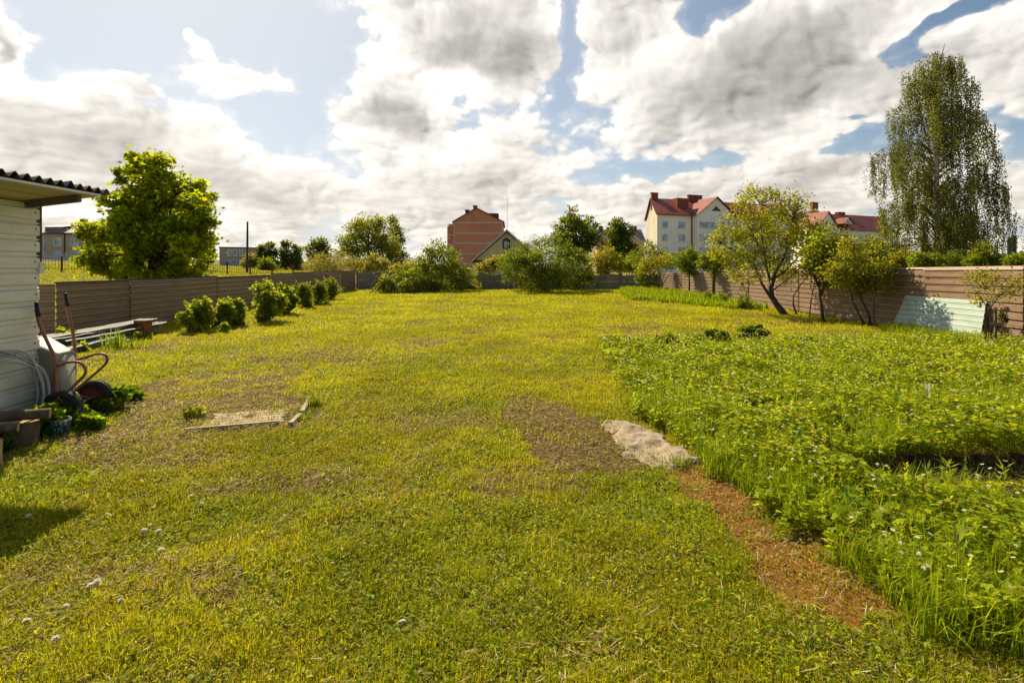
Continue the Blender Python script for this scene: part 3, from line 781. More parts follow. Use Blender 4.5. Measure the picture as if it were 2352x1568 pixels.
def roof(par, a0, a1, g, w, ez, rz, over=.6, th=.18, mat='redroof', ends=.5):
    dd = (a1 - a0).normalized(); a0 = a0 - dd * ends; a1 = a1 + dd * ends
    sl = (rz - ez) / (w / 2); e = ez - over * sl
    for s0, s1 in ((-over, w/2), (w + over, w/2)):
        p = [up(a0 + g*s0, e), up(a1 + g*s0, e), up(a1 + g*s1, rz), up(a0 + g*s1, rz)]
        MB().prism(p, (0, 0, th)).build('roof', M[mat], par)
roof(wb, A0, A1, gd, W, EZ, RZ)
fw = Face(A0, d, wb)
for z in (1.6, 4.4, 7.2, 10.0):
    for u, w, ml in ((1.9, 1.5, 1), (6.3, 1.9, 2), (22.5, 1.9, 2), (26.2, 1.5, 1)):
        fw.window(u, z, w, 1.55, .1, ml, gm='glass')
def bay(face, u0, u1, out, ez, rz, par, wins=True):
    b = MB(); o = out
    p = [face.pt(u0, -.5, .01), face.pt(u1, -.5, .01), face.pt(u1, -.5, o), face.pt(u0, -.5, o)]
    b.prism(p, (0, 0, ez + .5)); b.build('bay_wall', M['whitewall'], par)
    um = (u0 + u1) / 2
    MB().prism([face.pt(u0, ez + .003, o), face.pt(u1, ez + .003, o), face.pt(um, rz, o)], -face.n * (o + 3.5)).build('bay_gable', M['whitewall'], par)
    for s, e in ((u0 - .4, um), (u1 + .4, um)):
        q = [face.pt(s, ez - .25, o + .5), face.pt(um, rz + .03, o + .5), face.pt(um, rz + .03, -6), face.pt(s, ez - .25, -6)]
        MB().prism(q, (0, 0, .16)).build('roof', M['redroof'], par)
    MB().prism([face.pt(um - 1.3, ez + .9, o + .02), face.pt(um + 1.3, ez + .9, o + .02), face.pt(um, ez + 2.0, o + .02)], face.n * .06).build('gable_vent', M['darkmetal'], par)
    if wins:
        f2 = Face(face.pt(0, 0, o), face.d, par)
        for z in (1.7, 4.5, 7.3, 10.1):
            f2.window(u0 + (u1-u0)*.30, z, (u1-u0)*.50, 1.45, .1, 3)
            f2.window(u0 + (u1-u0)*.80, z, (u1-u0)*.34, 1.45, .1, 2)
bay(fw, 9.2, 19.5, 1.6, 13.1, 17.0, wb)
bay(fw, 29.0, 36.5, 1.6, 13.1, 16.6, wb)
fw.slab(8.85, 9.02, 0, EZ - .2, .02, .17).build('drainpipe', M['brick'], wb)
for px, wdt in ((1503, 2.2), (1588, 2.6), (1603, 2.6), (1870, 2.6)):
    t = (px - 1176) / F; u = (t * Rg0.y - Rg0.x) / (d.x - t * d.y); c = Rg0 + d * u
    MB().obox(up(c, RZ + .35), d * wdt/2 * .8, gd * .6, Vector((0, 0, .9))).build('chimney', M['brick'], wb)
    MB().obox(up(c, RZ + 1.31), d * (wdt/2*.8 + .15), gd * .75, Vector((0, 0, .06))).build('chimney_cap', M['brick'], wb)
fw.slab(7.2, 10.2, EZ + .5, EZ + 4.0, -4.2, -2.5).build('roof_box', M['brick'], wb)
gv = MB()
for q in (.46, .54):
    c = A0 + gd * W * q - d * .05; gv.obox(up(c, 15.3), d * .05, gd * .22, Vector((0, 0, .75)))
gv.build('gable_vent', M['darkmetal'], wb)
sg = MB()
for i in range(26):
    c = A0 + d * (.6 + i * .62) - gd * .1; sg.obox(up(c, EZ + .38), d * .05, gd * .04, Vector((0, 0, .22)))
sg.build('snow_guard', M['brick'], wb)
# second wing further right
wc = thing('apartment_building', (0, 0, 0), 'white apartment wing with a red roof and a small dormer seen between the tree crowns', 'building')
C2 = Vector((83.0, 136.0, 0)); d2 = Vector((1, .36, 0)).normalized(); L2 = 36
E2, R2 = 12.6, 17.5
MB().prism([up(C2, -.5), up(C2 + d2*L2, -.5), up(C2 + d2*L2 + gd*13, -.5), up(C2 + gd*13, -.5)], (0, 0, E2 + .5)).build('wall', M['whitewall'], wc)
roof(wc, C2, C2 + d2*L2, gd, 13, E2, R2)
f3 = Face(C2, d2, wc)
for z in (1.4, 4.2, 7.0, 9.6):
    for u in (13.0, 17.3, 21.5, 26, 30): f3.window(u, z, 2.0, 1.6, .12, 2)
bay(f3, 2.2, 10.0, 1.5, 12.7, 17.2, wc, wins=True)
dm = MB().prism([f3.pt(14.2, E2 + 1.6, .2), f3.pt(18.2, E2 + 1.6, .2), f3.pt(16.2, E2 + 3.2, .2)], -f3.n * 3).build('dormer', M['whitewall'], wc)
for s in (13.8, 18.6):
    MB().prism([f3.pt(s, E2 + 1.5, .5), f3.pt(16.2, E2 + 3.35, .5), f3.pt(16.2, E2 + 3.35, -3), f3.pt(s, E2 + 1.5, -3)], (0, 0, .12)).build('dormer_roof', M['redroof'], dm)
f3.slab(15.6, 16.8, E2 + 1.8, E2 + 2.5, .205, .23).build('dormer_window', M['winside'], dm)
for u in (9.5, 20.5): f3.slab(u, u + 3, R2 - .3, R2 + 1.0, -7.1, -5.9).build('chimney', M['brick'], wc)
# --- terracotta block (centre)
rb = thing('apartment_building', (0, 0, 0), 'windowless terracotta gable wall with thin pale bands rising behind the cream house', 'building')
Yr = 130.0
def R(px, py, Y=Yr): return P(px, py, Y)
x0, x1, xm = R(1042, 0).x, R(1155, 0).x, R(1094, 0).x
ze, zr = R(0, 509).z, R(0, 479).z
MB().prism([(x0, Yr, -1), (x1, Yr, -1), (x1, Yr, ze), (xm, Yr, zr), (x0, Yr, ze)], (0, 20, 0)).build('wall', M['redwall'], rb)
for a, b in ((x0 - .4, xm), (x1 + .4, xm)):
    zz = ze - .25
    MB().prism([(a, Yr - .4, zz), (xm, Yr - .4, zr + .05), (xm, Yr - .4, zr + .3), (a, Yr - .4, zz + .25)], (0, 21, 0)).build('roof', M['brick'], rb)
xl = R(1025, 0).x
MB().prism([(xl, Yr + 2, -1), (x0 - .003, Yr + 2, -1), (x0 - .003, Yr + 2, R(0, 509).z), (xl, Yr + 2, R(0, 519).z)], (0, 14, 0)).build('side_wing', M['redwall'], rb)
for py in (511.5, 536, 558.5, 583, 606):
    z = R(0, py).z
    MB().box((x0 + .25, Yr - .05, z - .15), (x1 - .25, Yr - .003, z + .15)).build('band', M['band'], rb)
    MB().box((xl + .05, Yr + 1.95, z - .5), (x0 - .3, Yr + 1.997, z - .15)).build('band', M['band'], rb)
for x in (x0 + .12, x1 - .12): MB().box((x - .11, Yr - .12, -1), (x + .11, Yr - .004, ze - .1)).build('corner_strip', M['band'], rb)
for px, pt, pb_, w in ((1069, 479, 500, .5), (1088, 469, 495, .5)):
    x = R(px, 0).x; MB().box((x - w, Yr + 5, R(0, pb_).z), (x + w, Yr + 6, R(0, pt).z)).box((x - w - .15, Yr + 4.9, R(0, pt).z + .003), (x + w + .15, Yr + 6.1, R(0, pt).z + .3)).build('chimney', M['darkmetal'], rb)
xx = R(1134, 0).x; MB().box((xx - 2.2, Yr + 3, R(0, 500).z), (xx + 1.2, Yr + 8, R(0, 487).z)).build('roof_hatch', M['darkmetal'], rb)
# --- cream gabled house
M['cream'] = mat_basic('cream_siding', (.56, .50, .32), (.49, .43, .27), 1.5, .8)
M['darkroof'] = mat_basic('dark_roof', (.10, .05, .04), (.07, .04, .035), 3, .8)
M['trim'] = mat_basic('pale_trim', (.62, .60, .54), None, 3, .7)
hs = thing('house', (0, 0, 0), 'cream timber house with a steep gable and ornate brown window below the terracotta block', 'house')
Yh = 55.0
xa, xb, xc = P(1091, 0, Yh).x, P(1237, 0, Yh).x, P(1164, 0, Yh).x
za, zb = P(0, 598, Yh).z, P(0, 534, Yh).z
wallm, T, b = new_mat('lapped_siding')
co = obj_co(T); sz = T.sep(co)[2]; fr = T.m('FRACT', T.m('MULTIPLY', sz, 6.5))
T.put(b.inputs['Base Color'], T.mix(T.mr(T.noise(co, 2, 4), .3, .7), (.74, .65, .42), (.64, .57, .37))); b.inputs['Roughness'].default_value = .75
bump(T, b, T.mr(fr, .0, .95, 0, 1, False), 1.0, .05)
MB().prism([(xa, Yh, za), (xb, Yh, za), (xc, Yh, zb)], (0, 9, 0)).build('gable', wallm, hs)
MB().box((xa + .45, Yh + .3, -.2), (xb - .45, Yh + 8.5, za - .25)).build('wall', wallm, hs)
MB().box((xa - .1, Yh - .12, za - .24), (xb + .1, Yh + 9, za - .003)).build('fascia', M['darkroof'], hs)
for s, e in ((xa - .45, xc), (xb + .45, xc)):
    zz = za - .25
    MB().prism([(s, Yh - .55, zz), (e, Yh - .55, zb + .18), (e, Yh - .55, zb + .32), (s, Yh - .55, zz + .14)], (0, 10, 0)).build('roof', M['darkroof'], hs)
    MB().prism([(s, Yh - .60, zz - .06), (e, Yh - .60, zb + .12), (e, Yh - .60, zb + .34), (s, Yh - .60, zz + .16)], (0, .045, 0)).build('bargeboard', M['trim'], hs)
wx, wz = P(1163, 0, Yh).x, P(0, 561, Yh).z
M['ornate'] = mat_basic('brown_window_trim', (.13, .055, .035), None, 6, .7)
m = MB().box((wx - .42, Yh - .07, wz - .55), (wx - .25, Yh - .004, wz + .5)).box((wx + .25, Yh - .07, wz - .55), (wx + .42, Yh - .004, wz + .5))
m.box((wx - .25, Yh - .068, wz - .55), (wx + .25, Yh - .004, wz - .42)).box((wx - .25, Yh - .068, wz + .36), (wx + .25, Yh - .004, wz + .5))
m.prism([(wx - .46, Yh - .08, wz + .503), (wx + .46, Yh - .08, wz + .503), (wx, Yh - .08, wz + .72)], (0, .07, 0))
wo = m.build('window', M['ornate'], hs)
MB().box((wx - .25, Yh - .04, wz - .42), (wx + .25, Yh - .01, wz + .36)).build('pane', M['glass'], wo)
MB().box((wx - .2, Yh - .062, wz - .02), (wx + .2, Yh - .042, wz + .05)).box((wx - .03, Yh - .064, wz - .38), (wx + .03, Yh - .044, wz + .33)).build('glazing_bar', M['wframe'], wo)
# mast and aerial
mp = P(1165, 447, 54.0)
MB().tube([(mp.x, 54.0, 0), (mp.x, 54.0, mp.z)], [.04, .015], 6).build('mast_tmp', M['darkmetal'])
ms = bpy.data.objects['mast_tmp']; ms.name = 'aerial_mast'; tag(ms, 'very thin tall mast standing in front of the cream gable', 'mast')
ap = P(1206, 574, 58.0)
m = MB().tube([(ap.x, 58, ap.z - 3), (ap.x, 58, ap.z + .6)], .03, 5).tube([(ap.x - .9, 58, ap.z + .35), (ap.x + .6, 58, ap.z + .35)], .02, 5)
for q in (-.8, -.5, -.2, .1, .4): m.tube([(ap.x + q, 57.7, ap.z + .35), (ap.x + q, 58.3, ap.z + .35)], .012, 4)
tag(m.build('television_aerial', M['darkmetal']), 'small television aerial on a pole by the slope of the cream gable', 'aerial')
sh = thing('outbuilding', (0, 0, 0), 'low pale outbuilding just showing over the concrete wall below the cream house', 'outbuilding')
q0, q1 = P(1084, 612, 45), P(1118, 612, 45)
MB().box((q0.x, 45, 0), (q1.x, 47, q0.z)).build('wall', M['trim'], sh)
MB().box((q0.x - .1, 44.85, q0.z + .003), (q1.x + .1, 47.2, q0.z + .09)).build('roof', M['conc'], sh)
# --- dark roofed house between the trees, right of centre
dh = thing('house', (0, 0, 0), 'distant yellow house under a long dull purple roof behind the tall trees', 'house')
Yd = 150.
M['purple'] = mat_basic('dull_purple_roof', (.20, .15, .155), (.16, .115, .12), .6, .6)
a, b = P(1372, 0, Yd).x, P(1472, 0, Yd).x
M['ochre'] = mat_basic('ochre_wall', (.50, .36, .19), None, 1, .9)
z1, z2 = P(0, 556, Yd).z, P(0, 524, Yd).z
MB().box((a, Yd, 0), (b + 1, Yd + 10, z1)).build('wall', M['ochre'], dh)
MB().prism([(a - .5, Yd - .5, z1 + .003), (a - .5, Yd + 10.5, z1 + .003), (a - .5, Yd + 5, z2)], (b - a + 2, 0, 0)).build('roof', M['purple'], dh)
for px in (1386, 1458, 1466): c = P(px, 0, Yd).x; MB().box((c - .6, Yd + 4, z2 - 1), (c + .6, Yd + 5.2, z2 + 1)).build('chimney', M['darkmetal'], dh)
# --- two storey school like block, far left
lb = thing('long_building', (0, 0, 0), 'two storey beige block under a lilac grey metal roof beyond the left field', 'building')
M['beige'] = mat_basic('beige_brick', (.50, .39, .28), (.42, .33, .235), 1.2, .9)
M['lilac'] = mat_basic('lilac_grey_roof', (.30, .265, .30), (.24, .21, .25), .5, .40, spec=.6)
o = Vector((-131, 120, 2.2)); dl = Vector((1, .05, 0)).normalized(); f4 = Face(o, dl, lb)
LB = 40; hz = 7.6
MB().prism([f4.pt(0, -2), f4.pt(LB, -2), f4.pt(LB, -2, -13), f4.pt(0, -2, -13)], (0, 0, hz + 2)).build('wall', M['beige'], lb)
f4.slab(-.6, LB + .6, hz + .003, hz + .28, -13.6, .6).build('cornice', M['ornate'], lb)
MB().prism([f4.pt(-.6, hz + .29, .6), f4.pt(-.6, hz + .29, -13.6), f4.pt(-.6, hz + 3.6, -6.5)], dl * (LB + 1.2)).build('roof', M['lilac'], lb)
for i in range(8):
    for z in (.9, 4.3): f4.window(9.2 + i * 4.1, z + .4, 1.8, 2.0, .14, 1)
for u in (19.0, 35.5): f4.slab(u, u + .25, -1, hz, .01, .2).build('drainpipe', M['ornate'], lb)
dm = MB().prism([f4.pt(14, hz + .6, -.4), f4.pt(18, hz + .6, -.4), f4.pt(18, hz + 1.75, -.4), f4.pt(14, hz + 1.75, -.4)], -f4.n * 3).build('dormer', M['purple'], lb)
MB().prism([f4.pt(13.6, hz + 1.76, .1), f4.pt(18.4, hz + 1.76, .1), f4.pt(18.4, hz + 2.4, -4), f4.pt(13.6, hz + 2.4, -4)], (0, 0, .12)).build('dormer_roof', mat_basic('shiny_zinc', (.7, .68, .66), None, 2, .25, .8), dm)
for u in (17.8, 31.5): f4.slab(u, u + 1.3, hz + 2.6, hz + 4.4, -7.0, -6.0).build('chimney', M['ornate'], lb)
wf = thing('white_fence', (0, 0, 0), 'low whitish fence at the foot of the beige two storey block', 'fence')
m = MB()
for i in range(90):
    x = -121 + i * .5; y = 113; z = float(terrain(x, y)) ; m.box((x, y, z), (x + .34, y + .04, z + 1.35))
m.build('boards', mat_basic('blue_white_paint', (.42, .46, .52), None, 3, .7), wf)
MB().box((-121, 113.045, float(terrain(-100, 113)) + .8), (-76, 113.12, float(terrain(-100, 113)) + .95)).build('rail', M['wframe'], wf)
# --- small grey flat roofed block
gb = thing('flat_roofed_building', (0, 0, 0), 'small grey brown flat roofed building with two rows of narrow windows beyond the pole', 'building')
M['greybrick'] = mat_basic('grey_brown_brick', (.38, .33, .26), (.31, .27, .215), 1.4, .92)
og = P(504, 612, 130); og.z = 1.4; dg = Vector((1, .55, 0)).normalized(); f5 = Face(og, dg, gb)
hg = P(0, 569, 130).z - 1.4
MB().prism([f5.pt(0, -1), f5.pt(10.2, -1), f5.pt(10.2, -1, -7), f5.pt(0, -1, -7)], (0, 0, hg + 1)).build('wall', M['greybrick'], gb)
f5.slab(-.2, 10.4, hg + .003, hg + .25, -7.2, .2).build('roof', M['darkmetal'], gb)
for u in (2.3, 3.6, 5.1, 6.5):
    for z in (.5, 3.2): f5.window(u, z, 1.0, 1.7, .14, 0)
# --- grey garage with a blue roof edge behind the right fence
gg = thing('garage', (0, 0, 0), 'low grey garage with a blue roof edge glimpsed between the birch and small trees', 'garage')
a, b = P(1950, 0, 46).x, P(2085, 0, 46).x
z1 = P(0, 566, 46).z
MB().box((a, 46, 0), (b, 51, z1)).build('wall', mat_basic('blue_grey_wall', (.10, .115, .12), None, 1, .9), gg)
MB().box((a - .2, 45.8, z1 + .003), (b + .2, 51.2, z1 + .2)).build('roof', mat_basic('blue_edge', (.03, .13, .24), None, 1, .6), gg)
# --- low dark roofs with pipes at the far right
bs = thing('boiler_house', (0, 0, 0), 'low brown roofed shed with slim upright flues at the far right edge', 'building')
z1 = P(0, 590, 62).z; a, b = P(2235, 0, 62).x, P(2420, 0, 62).x
MB().box((a, 62, 0), (b, 68, z1 - .15)).build('wall', M['trim'], bs)
MB().prism([(a - .3, 61.6, z1 - .147), (a - .3, 68.4, z1 - .147), (a - .3, 65, z1 + .45)], (b - a + .6, 0, 0)).build('roof', M['darkroof'], bs)
for px, pt, w in ((2318, 546, .22), (2329, 541, .26), (2288, 562, .2), (2203, 548, .16), (2213, 552, .16)):
    q = P(px, pt, 63); MB().tube([(q.x, 63, z1 - .3), (q.x, 63, q.z)], w, 10).tube([(q.x, 63, q.z - .5), (q.x, 63, q.z - .35)], w * 1.5, 10).build('flue', M['darkmetal'], bs)
# --- utility pole with its wire
up_ = thing('utility_pole', (0, 0, 0), 'bare dark wooden pole carrying one thin wire to the left', 'pole')
q = P(568.5, 509, 75); g = float(terrain(q.x, 75))
MB().tube([(q.x - .05, 75, g - .2), (q.x, 75, q.z)], [.19, .13], 10).build('pole', M['post'], up_)
MB().tube([(q.x, 75, q.z - .1)] + [Vector((q.x, 75, q.z - .1)).lerp(Vector((q.x - 45, 92, 9.6)), t) - Vector((0, 0, 3.2 * t * (1 - t))) for t in (.1, .2, .3, .4, .5, .6, .7, .8, .9, 1)], .014, 4).build('wire', M['darkmetal'], up_)
rk = G(180, 0 + 690); 
q = P(181, 630, 60); mb = MB()
rs = random.Random(3); import bmesh
def rock(name, c, s, mat, seed, parent=None):
    bm = bmesh.new(); bmesh.ops.create_icosphere(bm, subdivisions=3, radius=1); r0 = random.Random(seed); of = [r0.uniform(0, 9) for _ in range(2)]
    for v in bm.verts:
        k = 1 + .35 * (float(fbm(v.co.x + of[0], v.co.y + v.co.z + of[1], 1.4, 3)) - .5) * 2
        v.co = Vector((v.co.x * s[0], v.co.y * s[1], v.co.z * s[2])) * k
    me = bpy.data.meshes.new(name); bm.to_mesh(me); bm.free(); me.polygons.foreach_set('use_smooth', [True] * len(me.polygons)); me.materials.append(mat)
    o = link(bpy.data.objects.new(name, me), parent); o.location = c; return o
M['stone'] = mat_basic('stone', (.36, .29, .22), (.22, .18, .14), 5, .95, bmp=.5)
tag(rock('boulder', (-28.6, 32, float(terrain(-28.6, 32)) + .05), (.32, .2, .16), M['stone'], 4), 'single brown stone lying in the open field beside the shed corner', 'boulder')
# ------------------------------------------------------------------ trees and shrubs
GRN = [(.15,.21,.020), (.19,.245,.022), (.11,.16,.016), (.23,.27,.028)]
DKG = [(.09,.135,.018), (.12,.165,.020), (.07,.105,.015), (.15,.19,.024)]
YLG = [(.24,.255,.024), (.29,.28,.030), (.19,.21,.020), (.33,.28,.045)]
OLV = [(.22,.21,.07), (.27,.25,.08), (.17,.17,.05), (.31,.27,.11)]
BIR = [(.12,.145,.03), (.16,.18,.035), (.085,.105,.025), (.20,.20,.05)]
def unit(v): return v / np.linalg.norm(v, axis=1)[:, None]
def clumps(rng, blobs, dens, cs, fill=.35):
    """sub-clump centres inside every blob; blobs = [(centre, radius)]"""
    out = []
    for c, r in blobs:
        n = max(4, int(dens * 2.2 * (r / cs) ** 2))
        d = unit(rng.normal(size=(n, 3))); k = (fill + (1 - fill) * rng.rand(n)) ** .7 * np.where(rng.rand(n) < .22, rng.uniform(1.0, 1.28, n), 1)
        out.append(np.array(c) + d * (k * r)[:, None] * rng.uniform(.82, 1.15, 3))
    return np.concatenate(out)
def crown(name, rng, blobs, nleaf, leaf, cols, parent, cs=None, dens=2.0, lobes=1, aspect=.55, droop=.0, jit=.18, floor=None, extra=None):
    R = np.mean([r for _, r in blobs]); cs = cs or R * .30
    cl = clumps(rng, blobs, dens, cs); m = len(cl)
    i = rng.randint(0, m, nleaf); size = rng.uniform(.5, 1.25, m)[i] * cs
    g = rng.normal(size=(nleaf, 3)) * np.where(rng.rand(nleaf) < .08, 1.8, 1)[:, None]; pos = cl[i] + g * size[:, None] * .62 * np.array([1, 1, .75])
    ctr = np.mean([c for c, _ in blobs], axis=0)
    out = unit(pos - ctr + 1e-6); d = unit(out * .5 + unit(g) * .6 + rng.normal(size=(nleaf, 3)) * .55 + np.array([0, 0, -droop]))
    tone = rng.uniform(.72, 1.28, m)[i][:, None]; c = pal(rng, nleaf, cols, jit) * tone
    yl = (rng.rand(m) < .18)[i]; c[yl] = c[yl] * .6 + np.array([.20, .18, .03]) * .4
    if extra is not None:
        pos = np.concatenate([pos, extra[0]]); d = np.concatenate([d, extra[1]]); c = np.concatenate([c, pal(rng, len(extra[0]), cols, .2) * 1.15])
    if floor is not None: k = pos[:, 2] > floor; pos, d, c = pos[k], d[k], c[k]
    L = leaf * rng.uniform(.6, 1.3, len(pos))
    leaf_mesh(name, pos, d, L, L * aspect, c, M['leaf'], rng, 1.4, lobes, parent)
    return cl
def limbs(rng, base_pts, base_r, blobs, cl, parent, mat='bark', twigs=60, fork=.55, bend=.12):
    """trunk polyline, a limb to every blob, then twigs to some clumps - one continuous branching mesh part"""
    mb = MB(); pts = [Vector(p) for p in base_pts]; n = len(pts)
    dense = []
    for a, b in zip(pts[:-1], pts[1:]):
        for t in (0, .33, .66): dense.append(a.lerp(b, t))
    dense.append(pts[-1])
    rad = [base_r * (1 - .55 * i / (len(dense) - 1)) * (1.35 if i == 0 else 1) for i in range(len(dense))]
    mb.tube([p + Vector((rng.normal() * base_r * .12, rng.normal() * base_r * .12, 0)) for p in dense], rad, 9)
    L = []
    for c, r in blobs:
        c = Vector(c); k = int(len(dense) * min(.98, fork + (1 - fork) * rng.rand())); k = min(k, len(dense) - 1)
        s = dense[k]; mid = s.lerp(c, .5) + Vector((rng.normal() * bend, rng.normal() * bend, (c - s).length * .10))
        path = [s, s.lerp(mid, .5) + Vector((0, 0, .02)), mid, mid.lerp(c, .55), c]
        r0 = rad[k] * .62; mb.tube(path, [r0, r0 * .85, r0 * .65, r0 * .45, r0 * .22], 6); L.append((path, r0))
    for j in rng.choice(len(cl), min(twigs, len(cl)), replace=False):
        c = Vector(cl[j]); path, r0 = min(L, key=lambda q: (q[0][-1] - c).length)
        s = path[2 + rng.randint(0, 3)]; mb.tube([s, s.lerp(c, .5) + Vector((rng.normal() * .04, 0, .04)), c], [r0 * .3, r0 * .2, r0 * .08], 4)
    return mb.build('trunk', M[mat], parent, smooth=True)
def shape(px_blobs, Y, depth=.8, rng=None):
    """traced crown lobes (px, py, radius px) -> blobs in the world with their own depth"""
    rng = rng or np.random.RandomState(1); k = Y / F; out = []
    xs = [b[0] for b in px_blobs]; half = (max(xs) - min(xs)) / 2 * k + .1
    for b in px_blobs:
        dy = b[3] if len(b) > 3 else rng.uniform(-1, 1) * half * depth
        p = P(b[0], b[1], Y); s = (Y + dy) / Y
        out.append(((p.x * s, Y + dy, CH + (p.z - CH) * s), b[2] * k))
    return out
def tree(name, base, Y, lobes_px, nleaf, leaf, cols, label, cat='tree', seed=1, tr=.12, group=None, trunk_top=None, z0=None, depth=.7, twigs=60, droop=0, lobes=1, aspect=.55, dens=2.0, cs=None, mat='bark', fork=.5, floor=None):
    rng = np.random.RandomState(seed)
    bl = shape(lobes_px, Y, depth, rng); bp = P(base, 612, Y); z0 = float(terrain(bp.x, Y)) if z0 is None else z0
    o = thing(name, (0, 0, 0), label, cat, group)
    cl = crown('crown', rng, bl, nleaf, leaf, cols, o, cs, dens, lobes, aspect, droop, floor=floor if floor is not None else z0 + .05)
    ctr = np.mean([c for c, _ in bl], axis=0); top = trunk_top or (ctr[0], ctr[1], ctr[2])
    b = Vector((bp.x, Y, z0 - .1)); t = Vector(top)
    limbs(rng, [b, b.lerp(t, .35) + Vector((.04, 0, .05)), b.lerp(t, .7), t], tr, bl, cl, o, mat, twigs, fork)
    return o
# big maple behind the left fence
tree('maple_tree', 345, 18, [(325,372,30),(296,405,34),(372,392,38),(425,412,40),(455,462,44),(340,465,66),(425,520,62),(465,512,38),(300,515,58),(240,560,42),(205,535,24),(222,598,26),(275,600,46),(350,598,55),(430,598,44),(375,545,60),(262,470,28),(476,560,32),(350,440,48),(395,475,46),(320,500,44),(345,632,50),(285,638,30),(420,634,36),(380,580,46)],
     32000, .125, [(.23,.31,.010), (.30,.38,.012), (.15,.22,.010), (.42,.45,.014)], 'large bright green backlit maple with lobed leaves rising behind the dark fence', seed=3, tr=.16, lobes=3, aspect=.5, depth=.75, dens=.55, cs=.24, twigs=160)
tree('dark_tree', 473, 78, [(474,565,14),(470,590,18),(478,585,14)], 1600, .55, DKG, 'small dark round tree beside the grey brown flat roofed building', seed=4, tr=.3)
g = 'row of slim trees far across the field'
for i, (bx_, lb_, nm, cols, lob) in enumerate((
    (603, 'slender leafy tree, leftmost of the far row', 'slender_tree', DKG, [(601,572,10),(603,590,14),(598,605,13)]),
    (622, 'tallest leaning pair-crowned tree in the far row', 'slender_tree', DKG, [(620,566,9),(627,580,12),(620,596,14),(627,606,12)]),
    (657, 'narrow drooping tree standing alone in the far row', 'slender_tree', BIR, [(658,562,9),(656,580,11),(655,600,14)]),
    (682, 'dark narrow tree at the right end of the far row', 'slender_tree', DKG, [(682,572,9),(681,590,12),(682,604,14)]),
    (574, 'thin sparse tree just right of the utility pole', 'slender_tree', OLV, [(574,590,12),(572,606,14)]))):
    tree(nm, bx_, 105, lob, 1500 if i < 4 else 600, .55, cols, lb_, seed=10 + i, tr=.22, group=g, dens=1.5)
tree('round_bush', 612, 92, [(606,608,12),(618,607,13),(612,615,14)], 1400, .45, GRN, 'round green bush in front of the far slim trees', 'bush', seed=16, tr=.1)
for i, (x0, lab) in enumerate(((590, 'low olive scrub at the foot of the far slim trees'), (650, 'pale low scrub under the narrow drooping far tree'), (705, 'low scrub beside the far dark narrow tree'))):
    tree('scrub', x0, 108, [(x0 - 18, 617, 9), (x0, 615, 10), (x0 + 18, 617, 9)], 700, .5, OLV, lab, 'scrub', seed=17 + i, tr=.06)
# left centre group behind the wall
tree('tree', 735, 62, [(733,560,18),(722,580,20),(748,578,20),(735,600,24)], 3200, .30, DKG, 'dark round tree at the left end of the grove behind the concrete wall', seed=21, tr=.2)
tree('ash_tree', 852, 46, [(845,515,26),(820,530,26),(872,530,28),(845,545,36),(805,560,30),(890,560,28),(850,585,38),(800,590,28),(895,590,26)],
     11000, .26, YLG[:3] + GRN, 'broad bright green tree, tallest of the grove behind the concrete wall', seed=22, tr=.22, dens=1.6, cs=.42, aspect=.4)
tree('birch_tree', 908, 50, [(902,505,13),(910,530,17),(915,555,18),(905,575,18),(922,590,16)], 4200, .20, BIR, 'slim birch with a pointed top on the right flank of the broad grove tree', seed=23, tr=.12, droop=.8, mat='birch')
tree('willow_bush', 750, 41, [(715,610,16),(740,600,22),(770,604,24),(800,612,22),(725,622,18),(760,625,22)], 6500, .17, OLV, 'wide pale olive willow bush behind the end of the dark fence', 'bush', seed=24, tr=.08, aspect=.25)
tree('shrub', 845, 39.5, [(830,612,17),(855,606,20),(880,612,18),(845,625,18)], 3600, .16, OLV[:2] + YLG, 'pale green shrub peeping over the left stretch of the concrete wall', 'bush', seed=25, tr=.06)
tree('shrub', 930, 38.5, [(912,622,14),(935,612,16),(958,618,14)], 2400, .15, YLG, 'yellow green shrub between the grove and the bush by the brush pile', 'bush', seed=26, tr=.05)
# trees behind right of centre
tree('oak_tree', 1322, 52, [(1322,506,22),(1300,525,24),(1345,525,24),(1322,545,32),(1290,552,22),(1358,552,22),(1325,575,34)], 8500, .30, DKG + GRN[:1], 'dark full crowned tree behind the big central bush', seed=31, tr=.24, dens=1.5, cs=.45)
tree('linden_tree', 1424, 49, [(1421,515,15),(1412,535,20),(1440,530,16),(1425,555,26),(1402,570,20),(1445,572,20),(1425,592,26)], 7000, .26, DKG, 'dark tree with a knobbly top beside the dull purple roof', seed=32, tr=.2)
tree('shrub', 1385, 39, [(1370,600,20),(1395,592,20),(1415,606,20),(1385,618,22)], 4600, .16, YLG, 'light green shrub just right of the big central bush, over the wall', 'bush', seed=33, tr=.06)
tree('shrub', 1440, 40, [(1432,612,16),(1450,602,18),(1462,616,16)], 2800, .16, GRN, 'small green shrub over the right end of the concrete wall', 'bush', seed=34, tr=.05)
tree('shrub', 1125, 38, [(1108,618,14),(1128,610,18),(1146,600,16)], 2600, .15, OLV + YLG, 'sparse olive shrub in front of the cream house', 'bush', seed=35, tr=.05)
